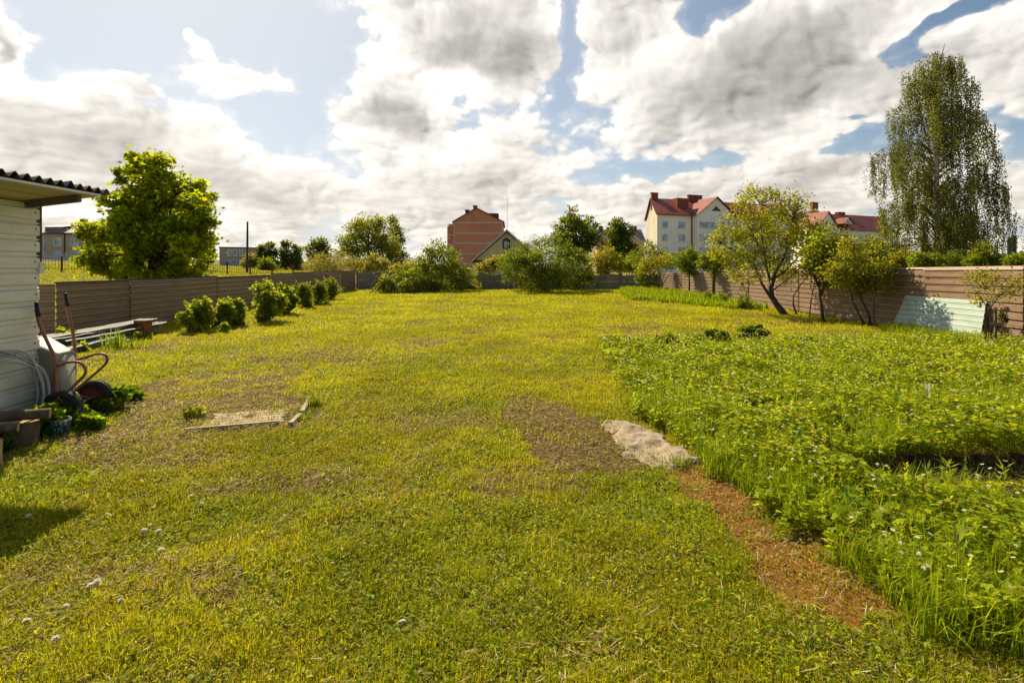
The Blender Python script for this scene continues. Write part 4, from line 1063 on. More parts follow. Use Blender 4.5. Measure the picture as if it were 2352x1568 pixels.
# bushes inside the yard, far end
tree('lilac_bush', 1010, 34, [(1005,575,22),(980,592,24),(1030,592,24),(1005,612,36),(965,622,26),(1045,620,30),(1070,632,20),(1015,645,32),(975,650,18),(1060,652,18)],
     9500, .15, GRN, 'tall leafy bush in front of the wall, left of the cream house', 'bush', seed=41, tr=.10, dens=1.8, cs=.26)
tree('hazel_bush', 1250, 33, [(1205,575,22),(1245,568,24),(1285,575,26),(1320,590,26),(1180,602,28),(1225,605,38),(1275,608,40),(1335,612,30),(1165,628,22),(1210,640,34),(1260,642,38),(1310,640,34),(1345,640,20)],
     26000, .13, DKG + GRN[:2], 'largest dark green bush at the middle of the far wall', 'bush', seed=42, tr=.10, dens=1.7, cs=.28)
tree('sapling', 1092, 34.6, [(1090,648,8),(1098,656,7)], 260, .12, YLG, 'tiny bright sapling in front of the wall left of the largest bush', 'sapling', seed=43, tr=.02, twigs=5)
tree('currant_bush', 1478, 34.8, [(1470,640,12),(1482,652,12),(1476,625,12)], 1500, .12, GRN, 'dark bush at the corner where the concrete wall meets the sunlit fence', 'bush', seed=44, tr=.05)
tree('cherry_tree', 1490, 37.5, [(1468,590,20),(1490,572,18),(1510,590,22),(1480,612,24),(1530,600,18)], 5200, .14, GRN + YLG[:1], 'fresh green cherry tree behind the corner of the two walls', seed=45, tr=.08)
sp = thing('plum_sapling', (0, 0, 0), 'small fan stemmed plum tree before the far end of the sunlit fence', 'tree')
rng_ = np.random.RandomState(46); bl = shape([(1478,612,15),(1500,602,17),(1525,598,17),(1545,604,15),(1505,618,16)], 33.0, .5, rng_)
cl = crown('crown', rng_, bl, 3000, .12, YLG, sp, dens=2)
b0 = P(1514, 612, 33); b0.z = 0
mb = MB()
for t in (1484, 1496, 1506, 1516, 1530, 1544):
    e = P(t, 618, 33); mb.tube([b0, b0.lerp(e, .3) + Vector((0, 0, .06)), b0.lerp(e, .65), e], [.04, .03, .025, .015], 5)
mb.build('trunk', M['bark'], sp, smooth=True)
# behind the right fence
tree('shrub', 1582, 29, [(1562,598,16),(1582,588,20),(1602,596,16),(1580,612,20)], 4200, .13, GRN, 'dense green shrub behind the sunlit fence, right of the plum tree', 'bush', seed=47, tr=.06)
tree('shrub', 1635, 26, [(1618,602,18),(1642,596,22),(1662,604,18),(1640,616,18)], 4200, .12, GRN + YLG[:1], 'green shrub behind the sunlit fence under the edge of the large leaning tree', 'bush', seed=48, tr=.06)
# the leaning fruit tree
ft = thing('fruit_tree', (0, 0, 0), 'large leaning fruit tree with a wide green gold crown before the sunlit fence', 'tree')
rng_ = np.random.RandomState(50)
bl = shape([(1745,440,20,0),(1775,455,24,.3),(1705,462,22,-.2),(1830,470,26,.2),(1740,490,34,-.3),(1790,500,36,.4),(1845,520,32,0),(1690,520,32,.2),(1660,545,22,-.3),(1735,550,44,.5),(1800,560,44,-.5),(1860,570,28,.3),(1680,590,28,-.2),(1645,572,20,.1),(1740,605,36,-.4),(1800,615,34,.4),(1850,610,26,-.3),(1700,625,22,.3),(1870,540,20,-.2)], 17.2, .6, rng_)
cl = crown('crown', rng_, bl, 15000, .105, [(.27,.30,.014), (.33,.33,.018), (.20,.24,.012), (.38,.33,.03), (.23,.28,.014)], ft, cs=.24, dens=1.5, aspect=.45)
def W(px, py, dy=0): p = P(px, py, 17.2 + dy); return p
mb = MB()
mb.tube([W(1802,727), W(1797,716), W(1783,698), W(1772,680), W(1770,660), W(1776,640)], [.16, .115, .10, .095, .09, .08], 10)
main = [([(1783,698),(1765,675),(1752,655),(1742,635),(1735,610),(1730,580)], .065, -.2), ([(1772,665),(1768,640),(1762,620),(1757,590),(1750,540),(1746,470)], .06, .2),
        ([(1776,640),(1784,620),(1796,600),(1812,560),(1825,500)], .06, -.3), ([(1776,640),(1800,625),(1825,600),(1850,570)], .045, .3), ([(1772,670),(1790,655),(1810,640),(1840,615)], .03, -.2),
        ([(1735,610),(1710,590),(1680,570),(1655,560)], .035, -.3), ([(1757,590),(1730,540),(1700,490)], .035, .3), ([(1812,560),(1850,540),(1868,530)], .03, .2)]
nodes = []
for pts_, r0, dy in main:
    q = [W(x, y, dy * k / (len(pts_) - 1)) for k, (x, y) in enumerate(pts_)]; mb.tube(q, [r0 * (1 - .75 * k / (len(q) - 1)) for k in range(len(q))], 7); nodes += q[1:]
for j in rng_.choice(len(cl), min(150, len(cl)), replace=False):
    c = Vector(cl[j]); s = min(nodes, key=lambda q: (q - c).length); mb.tube([s, s.lerp(c, .5) + Vector((0, 0, .04)), c], [.018, .012, .005], 4)
mb.build('trunk', M['bark'], ft, smooth=True)
# thin suckers and poles by it
def stem_tree(name, px_pts, Y, r, lob, nl, leaf, cols, label, seed, cs=None):
    o = thing(name, (0, 0, 0), label, 'tree' if nl > 500 else 'sapling'); rg = np.random.RandomState(seed)
    mb = MB(); ends = []
    for pts_ in px_pts:
        q = [P(x, y, Y) for x, y in pts_]; mb.tube(q, [r * (1 - .7 * k / (len(q) - 1)) for k in range(len(q))], 7); ends += q[len(q)//2:]
    if lob:
        bl = shape(lob, Y, .7, rg); cl = crown('crown', rg, bl, nl, leaf, cols, o, cs=cs, dens=2)
        for j in rg.choice(len(cl), min(len(cl), 60), replace=False):
            c = Vector(cl[j]); s = min(ends, key=lambda q: (q - c).length); mb.tube([s, s.lerp(c, .5) + Vector((0, 0, .03)), c], [r * .35, r * .22, r * .1], 4)
    mb.build('trunk', M['bark'], o, smooth=True); return o
stem_tree('sucker', [[(1830,722),(1822,700),(1822,680),(1838,655),(1862,625)]], 17.0, .035, [(1860,618,14)], 200, .09, YLG, 'thin curved sucker stem just right of the leaning trunk', 51)
stem_tree('sucker', [[(1858,735),(1862,700),(1870,650),(1880,615)]], 15.9, .022, [(1878,612,12)], 160, .09, YLG, 'thinnest straight sucker between the leaning tree and the small dark trunk', 52)
stem_tree('sapling', [[(1722,708),(1716,680),(1706,655)], [(1714,676),(1722,655)]], 18.2, .014, [(1700,650,10),(1716,645,10),(1708,662,8)], 170, .09, YLG, 'frail whip of a sapling left of the leaning tree trunk', 53)
stem_tree('apple_tree', [[(1891,738),(1888,710),(1884,680),(1880,650),(1882,600)], [(1884,680),(1900,640),(1915,600)], [(1881,655),(1865,625),(1858,600)]], 15.1, .05,
          [(1880,560,26),(1905,548,22),(1865,590,24),(1895,595,32),(1925,590,24),(1935,560,16),(1880,630,24),(1915,630,24)], 5200, .10, GRN + YLG[:2], 'small apple tree with one straight dark trunk against the sunlit fence', 54, .22)
stem_tree('pear_tree', [[(1988,752),(1975,725),(1960,695),(1950,660),(1945,620)], [(1998,752),(1997,725),(1985,700),(1972,675),(1965,630)], [(1950,660),(1975,620),(1995,590)]], 14.0, .045,
          [(1945,600,30),(1980,590,30),(2010,600,24),(1925,630,26),(1965,635,34),(2005,635,26),(1990,560,18),(2030,615,14),(1950,560,16),(1975,660,22)], 7000, .09, YLG + GRN[:2], 'small pear tree on two leaning stems casting shade on the fence', 55, .2)
# birch
bt = thing('birch_tree', (0, 0, 0), 'tall weeping birch with a pale trunk rising behind the right fence', 'tree')
rg = np.random.RandomState(60); YB = 22.0; kx = YB / F
trunk_px = [(2158,640),(2157,560),(2152,480),(2150,420),(2148,340),(2146,270),(2150,210),(2156,165),(2162,130),(2170,100)]
tp = [P(x, y, YB) for x, y in trunk_px]; tp[0].z = -.2
tk = MB(); mb = MB(); tk.tube(tp, [.21, .18, .14, .12, .10, .08, .06, .045, .03, .012], 10)
zR = [(85,.1),(110,.45),(135,.85),(190,1.45),(260,2.15),(330,2.7),(390,3.0),(450,2.75),(520,2.95),(600,2.7)]
zs = [CH - (y - 612) * kx for y, _ in zR][::-1]; Rs = [r for _, r in zR][::-1]
lp = []; ld = []; tone = []
def on_trunk(z):
    for a, b in zip(tp[:-1], tp[1:]):
        if a.z <= z <= b.z: return a.lerp(b, (z - a.z) / (b.z - a.z))
    return tp[-1].copy()
for i in range(110):
    t = (i + rg.rand()) / 110; z0 = 1.7 + t * 9.4; az = rg.uniform(0, 2*math.pi); s = on_trunk(z0)
    rise = (1.2 - .5 * t) * rg.uniform(.5, 1.25); zt = min(z0 + rise, 11.4)
    R_ = float(np.interp(zt - .6, zs, Rs)) * rg.uniform(.45, .98)
    if rg.rand() < .12: R_ *= .6
    bare = rg.rand() < .15
    if math.cos(az) > .3: R_ *= .86
    e = Vector((s.x + math.cos(az) * R_, s.y + math.sin(az) * R_, zt - .1)); m_ = s.lerp(e, .45) + Vector((0, 0, .25 + .12 * R_))
    path = [s, s.lerp(m_, .5) + Vector((0, 0, .10)), m_, m_.lerp(e, .5) + Vector((0, 0, .12)), e, e + Vector((math.cos(az) * .15, math.sin(az) * .15, -.45))]
    r0 = .034 * (1.25 - t); mb.tube(path, [r0, r0*.8, r0*.6, r0*.4, r0*.22, r0*.1], 5)
    seg = [(path[k], path[k+1]) for k in range(1, 5)]
    ns = int(5 + 7.5 * R_)
    tn = rg.uniform(.75, 1.25)
    for k in range(2 if bare else ns):
        a, b = seg[min(3, int(4 * rg.rand() ** .65))]; q = a.lerp(b, rg.rand()) + Vector((rg.normal() * .10, rg.normal() * .10, 0))
        Ls = rg.uniform(.5, 2.2) * (1 if z0 < 9.5 else .75); Ls = min(Ls, q.z - .9) if q.z > 1.5 else .4
        sw = Vector((rg.normal() * .05 + .05, rg.normal() * .05, -1)) * Ls
        if rg.rand() < .45: mb.tube([q, q + sw * .5 + Vector((.02, 0, 0)), q + sw], [.006, .004, .002], 3)
        nl = int(Ls * 44) + 3
        u = rg.rand(nl)[:, None]
        lp.append(np.array(q) + np.array(sw) * u + rg.normal(size=(nl, 3)) * .045); ld.append(unit(rg.normal(size=(nl, 3)) * .45 + np.array([0, 0, -1.0]))); tone.append(np.full(nl, tn * rg.uniform(.8, 1.2)))
# dense lower skirt
for i in range(700):
    z0 = rg.uniform(1.3, 4.6); az = rg.uniform(0, 6.283); R_ = rg.rand() ** .6 * (1.9 if z0 < 3 else 1.2); s = on_trunk(z0)
    nl = 9; lp.append(np.array((s.x + math.cos(az) * R_, s.y + math.sin(az) * R_, z0)) + rg.normal(size=(nl, 3)) * .14); ld.append(unit(rg.normal(size=(nl, 3)) + np.array([0, 0, -.5]))); tone.append(np.full(nl, rg.uniform(.7, 1.2)))
lp, ld, tone = np.concatenate(lp), np.concatenate(ld), np.concatenate(tone)
L = .075 * rg.uniform(.6, 1.3, len(lp))
leaf_mesh('crown', lp, ld, L, L * .62, pal(rg, len(lp), BIR, .2) * tone[:, None], M['leaf'], rg, 1.5, 1, bt)
tk.build('trunk', M['birch'], bt, smooth=True)
mb.build('branches', M['twig'], bt, smooth=True)
# undergrowth behind the right fence, beneath the birch
for i, (x0, Y, w, lab, cols, ht) in enumerate((
    (2075, 19, 34, 'yellow green bush behind the fence left of the birch trunk', YLG, 575), (2130, 18, 30, 'fresh green bush directly below the birch behind the fence', GRN, 580),
    (2205, 19, 32, 'dark bush behind the fence right of the birch trunk', DKG, 575), (2262, 17, 30, 'loose bush over the fence near the dark flues', GRN, 560), (2352, 16, 34, 'green bush at the right picture edge above the fence', GRN, 578),
    (2030, 21, 26, 'low shrub in front of the blue edged garage', GRN, 585))):
    tree('shrub', x0, Y, [(x0 - w * .7, 600, w * .55), (x0, ht + w * .6, w * .62), (x0 + w * .7, 602, w * .55), (x0, 612, w * .7)], 3600, .085, cols, lab, 'bush', seed=70 + i, tr=.05)
# ------------------------------------------------------------------ small shrubs in the yard
hg_name = 'bushes in a row along the dark fence'
def bush(name, px, yb, yt, w, n, leaf, cols, label, seed, group=None, cs=None, lobes=1, aspect=.6, stems=5, dens=2.2):
    """px centre, ground line yb, top yt and half width w as seen in the photo"""
    x, Y = G(px, yb); Y += .25; k = Y / F; h = (yb - yt) * k; r = w * k * (1.14 if group == hg_name else 1); rg = np.random.RandomState(seed)
    o = thing(name, (0, 0, 0), label, 'bush' if n > 400 else 'plant', group)
    x = (px - 1176) / F * Y
    bl = []
    for i in range(13):
        t = (i + .5) / 13; zz = h * (.12 + .76 * t ** 1.1); rr = r * rg.uniform(.30, .52) * (1 if t < .8 else .7)
        a = rg.uniform(0, 6.28); q = (r - rr * .6) * rg.uniform(.25, 1.0) * (1 if t < .7 else .55)
        bl.append(((x + math.cos(a) * q, Y + math.sin(a) * q, zz), min(rr, h * .28)))
    mb = MB(); ex = None
    if group == hg_name:            # upright shoots above the mass
        sp_, sd_ = [], []
        for q in range(14):
            a = rg.uniform(0, 6.28); c0_ = np.array([x + math.cos(a) * r * .6 * rg.rand(), Y + math.sin(a) * r * .6 * rg.rand(), h * rg.uniform(.6, .85)]); c1_ = c0_ + np.array([rg.normal() * .08, rg.normal() * .08, h * rg.uniform(.15, .34)])
            mb.tube([Vector((x, Y, 0)), Vector(c0_), Vector(c1_)], [.007, .006, .003], 4)
            for u in np.linspace(0, 1, 11): sp_.append(c0_ + (c1_ - c0_) * u); sd_.append(rg.normal(size=3) + np.array([0, 0, .6]))
        ex = (np.array(sp_), unit(np.array(sd_)))
    cl = crown('foliage', rg, bl, n, leaf, cols, o, cs=cs or min(r, h) * .15, dens=.8, lobes=lobes, aspect=aspect, floor=.01, extra=ex)
    for i in range(stems):
        c, _ = bl[rg.randint(0, 13)]; c = Vector(c); s = Vector((x + rg.normal() * r * .12, Y + rg.normal() * r * .12, -.03))
        mb.tube([s, s.lerp(c, .5) + Vector((0, 0, .03)), c], [.012, .009, .004], 5)
    mb.build('stem', M['twig'], o); return o
hg = 'bushes in a row along the dark fence'
CUR = [(.22,.29,.025), (.28,.34,.03), (.16,.22,.02), (.36,.38,.08)]
bush('currant_bush', 455, 765, 692, 33, 3000, .075, CUR, 'nearest hedge bush, airy and light green, beside the scrap sheets', 81, hg, lobes=3)
bush('currant_bush', 512, 755, 692, 24, 2600, .072, CUR, 'second bush of the row, small and light green, by the dark fence', 82, hg, lobes=3)
bush('currant_bush', 545, 750, 693, 24, 2500, .072, CUR, 'third bush of the row, leaning on the tall pale one', 83, hg, lobes=3)
bush('currant_bush', 606, 742, 648, 38, 5200, .075, CUR, 'tallest pale leaved bush in the middle of the fence row', 84, hg, lobes=3)
bush('currant_bush', 655, 724, 656, 29, 3800, .072, CUR[:3] + GRN[:1], 'dense bush right behind the tallest pale leaved one', 85, hg, lobes=3)
bush('currant_bush', 699, 707, 651, 23, 3400, .075, GRN, 'dark rounded bush, third from the far end of the row', 86, hg)
bush('currant_bush', 731, 700, 649, 20, 3000, .08, GRN, 'dark upright bush, last but one of the row', 87, hg)
bush('currant_bush', 760, 689, 641, 21, 3400, .08, GRN, 'farthest bush of the row, egg shaped, near the fence corner', 88, hg)
bush('nettle_clump', 512, 768, 742, 14, 260, .06, CUR, 'low nettles at the foot of the second fence bush', 89, lobes=3, stems=3)
g2 = 'small shrubs in the tall grass'
bush('gooseberry_bush', 1626, 692, 668, 14, 700, .07, GRN, 'left small shrub in the tall grass strip by the sunlit fence', 91, g2)
bush('gooseberry_bush', 1657, 703, 668, 16, 900, .07, GRN, 'middle small shrub in the tall grass strip by the sunlit fence', 92, g2)
bush('gooseberry_bush', 1707, 712, 676, 19, 1100, .07, GRN, 'right dark small shrub at the end of the tall grass strip', 93, g2)
bush('dark_weed', 1640, 797, 766, 55, 2400, .06, DKG[1:2] + GRN, 'dark low leafy hummock at the far edge of the weed bed', 94, lobes=3)
bush('dark_weed', 1735, 790, 757, 52, 2600, .06, DKG[1:2] + GRN, 'dark low leafy mound right of the other one on the bed edge', 95, lobes=3)
bush('dark_weed', 1430, 806, 783, 60, 1900, .05, DKG[1:2] + GRN, 'flat dark weed patch at the left tip of the bed', 98, lobes=3)
bush('dark_weed', 1540, 804, 778, 55, 1900, .05, DKG[1:2] + GRN, 'flat dark weed patch between the bed tip and the hummock', 99, lobes=3)
# brush pile
bpx = thing('brush_pile', (0, 0, 0), 'heap of cut leafy branches lying in front of the concrete wall', 'brush pile')
rg = np.random.RandomState(96)
bl = [((P(x, y, 31.5).x, 31.5 + rg.uniform(-.6, .6), max(.15, P(x, y, 31.5).z)), r * 31.5 / F) for x, y, r in ((890,648,18),(915,640,20),(945,642,22),(975,650,20),(1000,658,14),(900,660,18),(935,662,20),(970,664,16),(880,660,12))]
cl = crown('leaves', rg, bl, 6500, .14, GRN + OLV[:1], bpx, cs=.2, dens=2, droop=.5, floor=0.0)
mb = MB()
for i in range(70):
    c = Vector(cl[rg.randint(len(cl))]); a = rg.uniform(-.8, .8) + (math.pi if rg.rand() < .5 else 0); l = rg.uniform(.5, 1.3)
    e = c + Vector((math.cos(a) * l, math.sin(a) * l * .5, -rg.uniform(.1, .5))); e.z = max(e.z, .03); mb.tube([c, c.lerp(e, .5) + Vector((0, 0, .08)), e], [.012, .018, .022], 5)
mb.build('branches', M['twig'], bpx)
# sapling tied to a stake by the turquoise sheet
sk = stem_tree('young_tree', [[(2280,800),(2276,745),(2268,705),(2262,665)], [(2270,712),(2295,680),(2325,655)], [(2268,705),(2245,675),(2228,650)]], 10.0, .012,
     [(2258,630,24),(2232,645,20),(2280,640,22),(2310,655,22),(2335,640,20),(2255,672,22),(2290,680,20),(2245,690,14),(2340,668,16)], 1150, .06, YLG, 'young yellow green tree beside the wooden stake at the right edge', 97, .09)
o = MB().box((9.93, 9.93, -.05), (9.97, 9.97, .86)).build('stake', M['twig']); tag(o, 'upright grey wooden stake supporting the young yellow green tree', 'stake')
rg = np.random.RandomState(97); mb = MB()
for i in range(14):
    a = rg.uniform(0, 6.28); x, y = 9.86 + .10 * math.cos(a) * rg.rand(), 10.02 + .12 * math.sin(a) * rg.rand()
    tx, ty = x + rg.normal() * .06 + .05, y + rg.normal() * .06; h = rg.uniform(.5, .95)
    mb.tube([(x, y, 0), ((x+tx)/2 + rg.normal()*.02, (y+ty)/2, h*.5), (tx, ty, h)], [.006, .005, .003], 4)
tag(mb.build('dead_stems', M['twig']), 'bundle of dry brown stems standing round the stake of the young tree', 'dead stems')
b1 = bush('dark_bush', 2300, 797, 700, 17, 1500, .035, [(.05,.04,.02),(.04,.06,.015),(.07,.05,.025)], 'dark dry tangle right of the wooden stake', 101, stems=12)
# ------------------------------------------------------------------ the shed
M['siding'] = panel_mat('cream_metal_siding', (.60, .60, .52), (.50, .50, .43), (.40, .38, .29), .45)
M['slate'] = mat_basic('asbestos_slate', (.20, .195, .185), (.12, .12, .11), 7, .95, bmp=.5, dirt=(.10, .10, .06), dirt_amt=.6)
M['soffit'] = mat_basic('cream_boards', (.55, .50, .33), (.44, .40, .26), 4, .8, stretch=(1, .12, 1), dirt=(.20, .16, .09), dirt_amt=.5)
M['oldwood'] = mat_basic('old_timber', (.17, .125, .09), (.08, .06, .045), 9, .92, bmp=.6, stretch=(.2, 1, 1))
M['screw'] = mat_basic('dark_screw', (.03, .03, .03), None, 4, .5)
sd = thing('shed', (0, 0, 0), 'cream metal clad shed with a corrugated grey roof at the left picture edge', 'shed')
wd = Vector((.077, -1, 0)).normalized(); wn = Vector((1, .077, 0)).normalized(); SC = Vector((-5.2, 5.3, 0))
q = SC + wd * 4.2
sheet('wall', (q.x, q.y), (SC.x, SC.y), 2.32, 2.32, .177, .020, wn, M['siding'], sd, z0=.06, seed=3)
bq = SC + Vector((-3.4, .20, 0))
sheet('back_wall', (SC.x - .03, SC.y - .015), (bq.x, bq.y), 2.32, 2.2, .177, .015, (.06, 1, 0), M['siding'], sd, z0=.06, seed=4)
MB().box((SC.x - .034, SC.y - .012, 1.75), (SC.x + .012, SC.y + .035, 2.36)).build('corner_post', M['post'], sd)
MB().box((SC.x - .030, SC.y - .010, 1.62), (SC.x + .032, SC.y + .045, 1.745)).build('corner_block', M['siding'], sd)
m = MB(); rr = random.Random(2)
for i in range(13):
    z = .06 + .177 * i + .10
    for t in (.055 + rr.uniform(-.012, .012), .9, 1.7):
        c = SC + wd * t + wn * .0235 + Vector((0, 0, z)); m.lathe([(0, .004), (.0075, .003), (.0085, 0), (.0085, -.004)], c, wn, 10)
m.build('screws', M['screw'], sd)
EX = -4.57
def sz(x): return 2.40 + .118 * (x + 5.2)          # roof plane rises towards the yard
def board(name, x0, x1, y0, y1, dz, th, mat):
    return MB().prism([(x0, y0, sz(x0) + dz), (x1, y0, sz(x1) + dz), (x1, y0, sz(x1) + dz + th), (x0, y0, sz(x0) + dz + th)], (0, y1 - y0, 0)).build(name, mat, sd)
board('soffit_board', -4.86, EX - .01, .8, 5.36, .0, .022, M['soffit'])
board('soffit_board', -5.13, -4.90, .8, 5.30, .001, .022, M['soffit'])
board('soffit_board', -5.42, -5.165, .8, 5.44, .0, .022, M['soffit'])
board('roof_deck', -8.7, EX - .012, .8, 5.30, .026, .014, M['post'])
board('rafter', -5.32, -4.63, 5.14, 5.20, -.075, .072, M['oldwood'])
board('rafter', -5.32, -4.63, 3.34, 3.40, -.075, .072, M['oldwood'])
board('rafter', -8.6, -5.33, 5.20, 5.25, -.075, .072, M['oldwood'])
MB().box((EX - .008, .8, sz(EX) + .004), (EX + .006, 5.37, sz(EX) + .026)).build('eave_strip', mat_basic('white_strip', (.80, .80, .78), None, 3, .5), sd)
V = []; Fc = []; ys = np.arange(.8, 5.50, .0095); nx_ = 14
for i, y in enumerate(ys):
    for j in range(nx_):
        x = EX + .03 - (EX + 8.7 + .03) * j / (nx_ - 1)
        amp = .026 * math.cos(2 * math.pi * y / .113) + (.012 if 4.96 < y < 5.02 else 0)
        V.append((x + .01 * math.sin(y * 3.1), y, sz(x) + .068 + amp))
n0 = len(V); V += [(a, b, c - .007) for a, b, c in V]
for i in range(len(ys) - 1):
    for j in range(nx_ - 1):
        q = (i*nx_+j, (i+1)*nx_+j, (i+1)*nx_+j+1, i*nx_+j+1); Fc += [q, tuple(k + n0 for k in q[::-1])]
    Fc.append((i*nx_, (i+1)*nx_, (i+1)*nx_+n0, i*nx_+n0)); 
for i in (0, len(ys) - 1):
    for j in range(nx_ - 1): Fc.append((i*nx_+j, i*nx_+j+1, i*nx_+j+1+n0, i*nx_+j+n0))
mesh_obj('roof', V, Fc, M['slate'], sd, smooth=True)
# ------------------------------------------------------------------ wheelbarrow standing on its nose
M['galv'] = mat_basic('galvanised_steel', (.32, .325, .28), (.22, .225, .195), 5, .55, .1, dirt=(.20, .18, .13), dirt_amt=.5)
M['rustpaint'] = mat_basic('faded_red_paint', (.30, .12, .08), (.20, .075, .045), 9, .55, spec=.4, dirt=(.12, .05, .02), dirt_amt=.8)
M['rubber'] = mat_basic('black_rubber', (.022, .02, .018), (.04, .035, .03), 12, .8, bmp=.3)
M['rimred'] = mat_basic('rusty_red_rim', (.22, .055, .035), (.13, .04, .025), 8, .7)
M['rimyel'] = mat_basic('dirty_yellow_rim', (.30, .19, .06), (.18, .11, .04), 8, .75)
M['grip'] = mat_basic('black_grip', (.02, .02, .02), None, 9, .6)
bw = thing('wheelbarrow', (-4.9, 5.35, 0), 'two wheeled barrow with grey tub and rusty red frame, tipped upright against the shed', 'wheelbarrow')
bw.location = (0, 0, 0)
def smooth_path(p, k=5):
    p = [Vector(q) for q in p]; out = []
    for i in range(len(p) - 1):
        a, b, c, d = p[max(0, i-1)], p[i], p[i+1], p[min(len(p)-1, i+2)]
        for j in range(k):
            t = j / k; out.append(.5 * ((2*b) + (c-a)*t + (2*a-5*b+4*c-d)*t*t + (3*b-a-3*c+d)*t**3))
    return out + [p[-1]]
near = [(-5.10,5.20,1.19),(-5.085,5.20,1.08),(-4.98,5.20,.85),(-4.93,5.20,.75),(-4.915,5.20,.64),(-4.925,5.21,.45),(-4.94,5.22,.24)]
far = [(-5.12,5.56,1.27),(-5.10,5.56,1.15),(-5.06,5.56,.98),(-5.035,5.56,.80),(-5.03,5.56,.66),(-5.03,5.56,.5),(-5.04,5.56,.29)]
for pth in (near, far):
    h = MB().tube(smooth_path(pth), .0165, 10).build('handle', M['rustpaint'], bw, smooth=True)
    a, b = Vector(pth[1]), Vector(pth[0]); dd = (b - a).normalized()
    MB().tube([b - dd * .03, b + dd * .005, b + dd * .01, b + dd * .125, b + dd * .13], [.021, .025, .021, .021, .012], 12).build('grip', M['grip'], h, smooth=True)
ln = [(-4.90,5.21,.635),(-4.78,5.21,.67),(-4.66,5.21,.665),(-4.60,5.21,.60),(-4.61,5.21,.53),(-4.70,5.21,.44),(-4.80,5.22,.34),(-4.88,5.23,.26)]
lf_ = [(-5.02,5.55,.62),(-4.86,5.55,.67),(-4.74,5.55,.70),(-4.665,5.55,.68),(-4.65,5.55,.62),(-4.70,5.55,.55),(-4.86,5.53,.40),(-4.99,5.50,.28)]
for l in (ln, lf_): MB().tube(smooth_path(l), .0145, 9).build('leg', M['rustpaint'], bw, smooth=True)
MB().tube([(-4.915,5.20,.66), (-5.03,5.56,.655)], .013, 8).tube([(-4.90,5.21,.63), (-5.02,5.55,.62)], .010, 8).tube([(-4.93,5.22,.27), (-5.03,5.55,.30)], .016, 8).build('crossbar', M['rustpaint'], bw, smooth=True)
MB().tube([(-4.99,5.50,.28),(-4.93,5.52,.22),(-4.84,5.56,.19),(-4.82,5.60,.19)], .014, 8).tube([(-4.92,5.24,.25),(-4.82,5.20,.19),(-4.77,5.14,.19)], .014, 8).tube([(-4.765,5.09,.19),(-4.85,5.67,.19)], .011, 10).build('axle', M['rustpaint'], bw, smooth=True)
# tub: rounded trough, open towards the wall
def tub():
    secs = []; K = 7
    for k in range(K + 1):
        u = k / K; e = u                                         # 0 = bottom plate, 1 = rim
        x = -4.955 - .40 * e + .0; z0 = .20 - .12 * e; z1 = .755 + .13 * e; y0 = 5.25 + .075 * e * 1.0; y1 = 5.50 + .16 * e
        r = .055; ring = []
        for (cy, cz, a0) in ((y1 - r, z1 - r, 0), (y0 + r, z1 - r, 90), (y0 + r, z0 + r, 180), (y1 - r, z0 + r, 270)):
            for j in range(6):
                a = math.radians(a0 + 18 * j); ring.append(Vector((x + (-.10 * (cy - 5.25)), cy + r * math.cos(a), cz + r * math.sin(a))))
        if k == 0:
            c = sum(ring, Vector()) / len(ring)
            secs.append([c + (q - c) * .90 + Vector((.018, 0, 0)) for q in ring]); secs.append([c + (q - c) * .97 + Vector((.012, 0, 0)) for q in ring])
        secs.append(ring)
    m = len(secs[0]); V = [q for s in secs for q in s] + list(secs[0]); Fc = [tuple(range(len(V) - m, len(V)))]
    for i in range(len(secs) - 1):
        for j in range(m): l = (j+1) % m; Fc.append((i*m+j, i*m+l, (i+1)*m+l, (i+1)*m+j))
    o = mesh_obj('tub', V, Fc, M['galv'], bw, smooth=True)
    s = o.modifiers.new('solid', 'SOLIDIFY'); s.thickness = .003
    MB().tube(secs[-1], .009, 6, closed=True).build('rim', M['galv'], o, smooth=True)
    return o
tub()
def wheel(c, ax, rim_m):
    R_ = .19
    prof = [(.118,-.034),(.13,-.04),(.155,-.046),(.178,-.038),(.188,-.022),(.191,0),(.188,.022),(.178,.038),(.155,.046),(.13,.04),(.118,.034)]
    w = MB().lathe(prof, c, ax, 40).build('wheel', M['rubber'], bw, smooth=True)
    ax = Vector(ax).normalized(); a = ax.orthogonal().normalized(); b = ax.cross(a); tr = MB()
    for i in range(40):
        t = 2 * math.pi * i / 40
        for s in (-1, 1):
            d = a * math.cos(t + s * .04) + b * math.sin(t + s * .04); tg = ax.cross(d)
            tr.obox(Vector(c) + d * .1885 + ax * s * .020, d * .004, tg * .008, ax * .014)
    tr.build('tread', M['rubber'], w)
    MB().lathe([(0,-.016),(.03,-.016),(.045,-.006),(.095,-.010),(.108,-.030),(.122,-.034),(.122,.034),(.108,.030),(.095,.010),(.045,.006),(.03,.016),(0,.016)], c, ax, 32).build('rim', rim_m, w, smooth=True)
    MB().lathe([(0,-.05),(.016,-.05),(.020,-.045),(.020,.045),(.016,.05),(0,.05)], c, ax, 16).build('hub', M['rustpaint'], w, smooth=True)
axd = Vector((-.085, .46, 0))
wheel((-4.765, 5.115, .19), axd, M['rimyel']); wheel((-4.85, 5.61, .19), axd, M['rimred'])
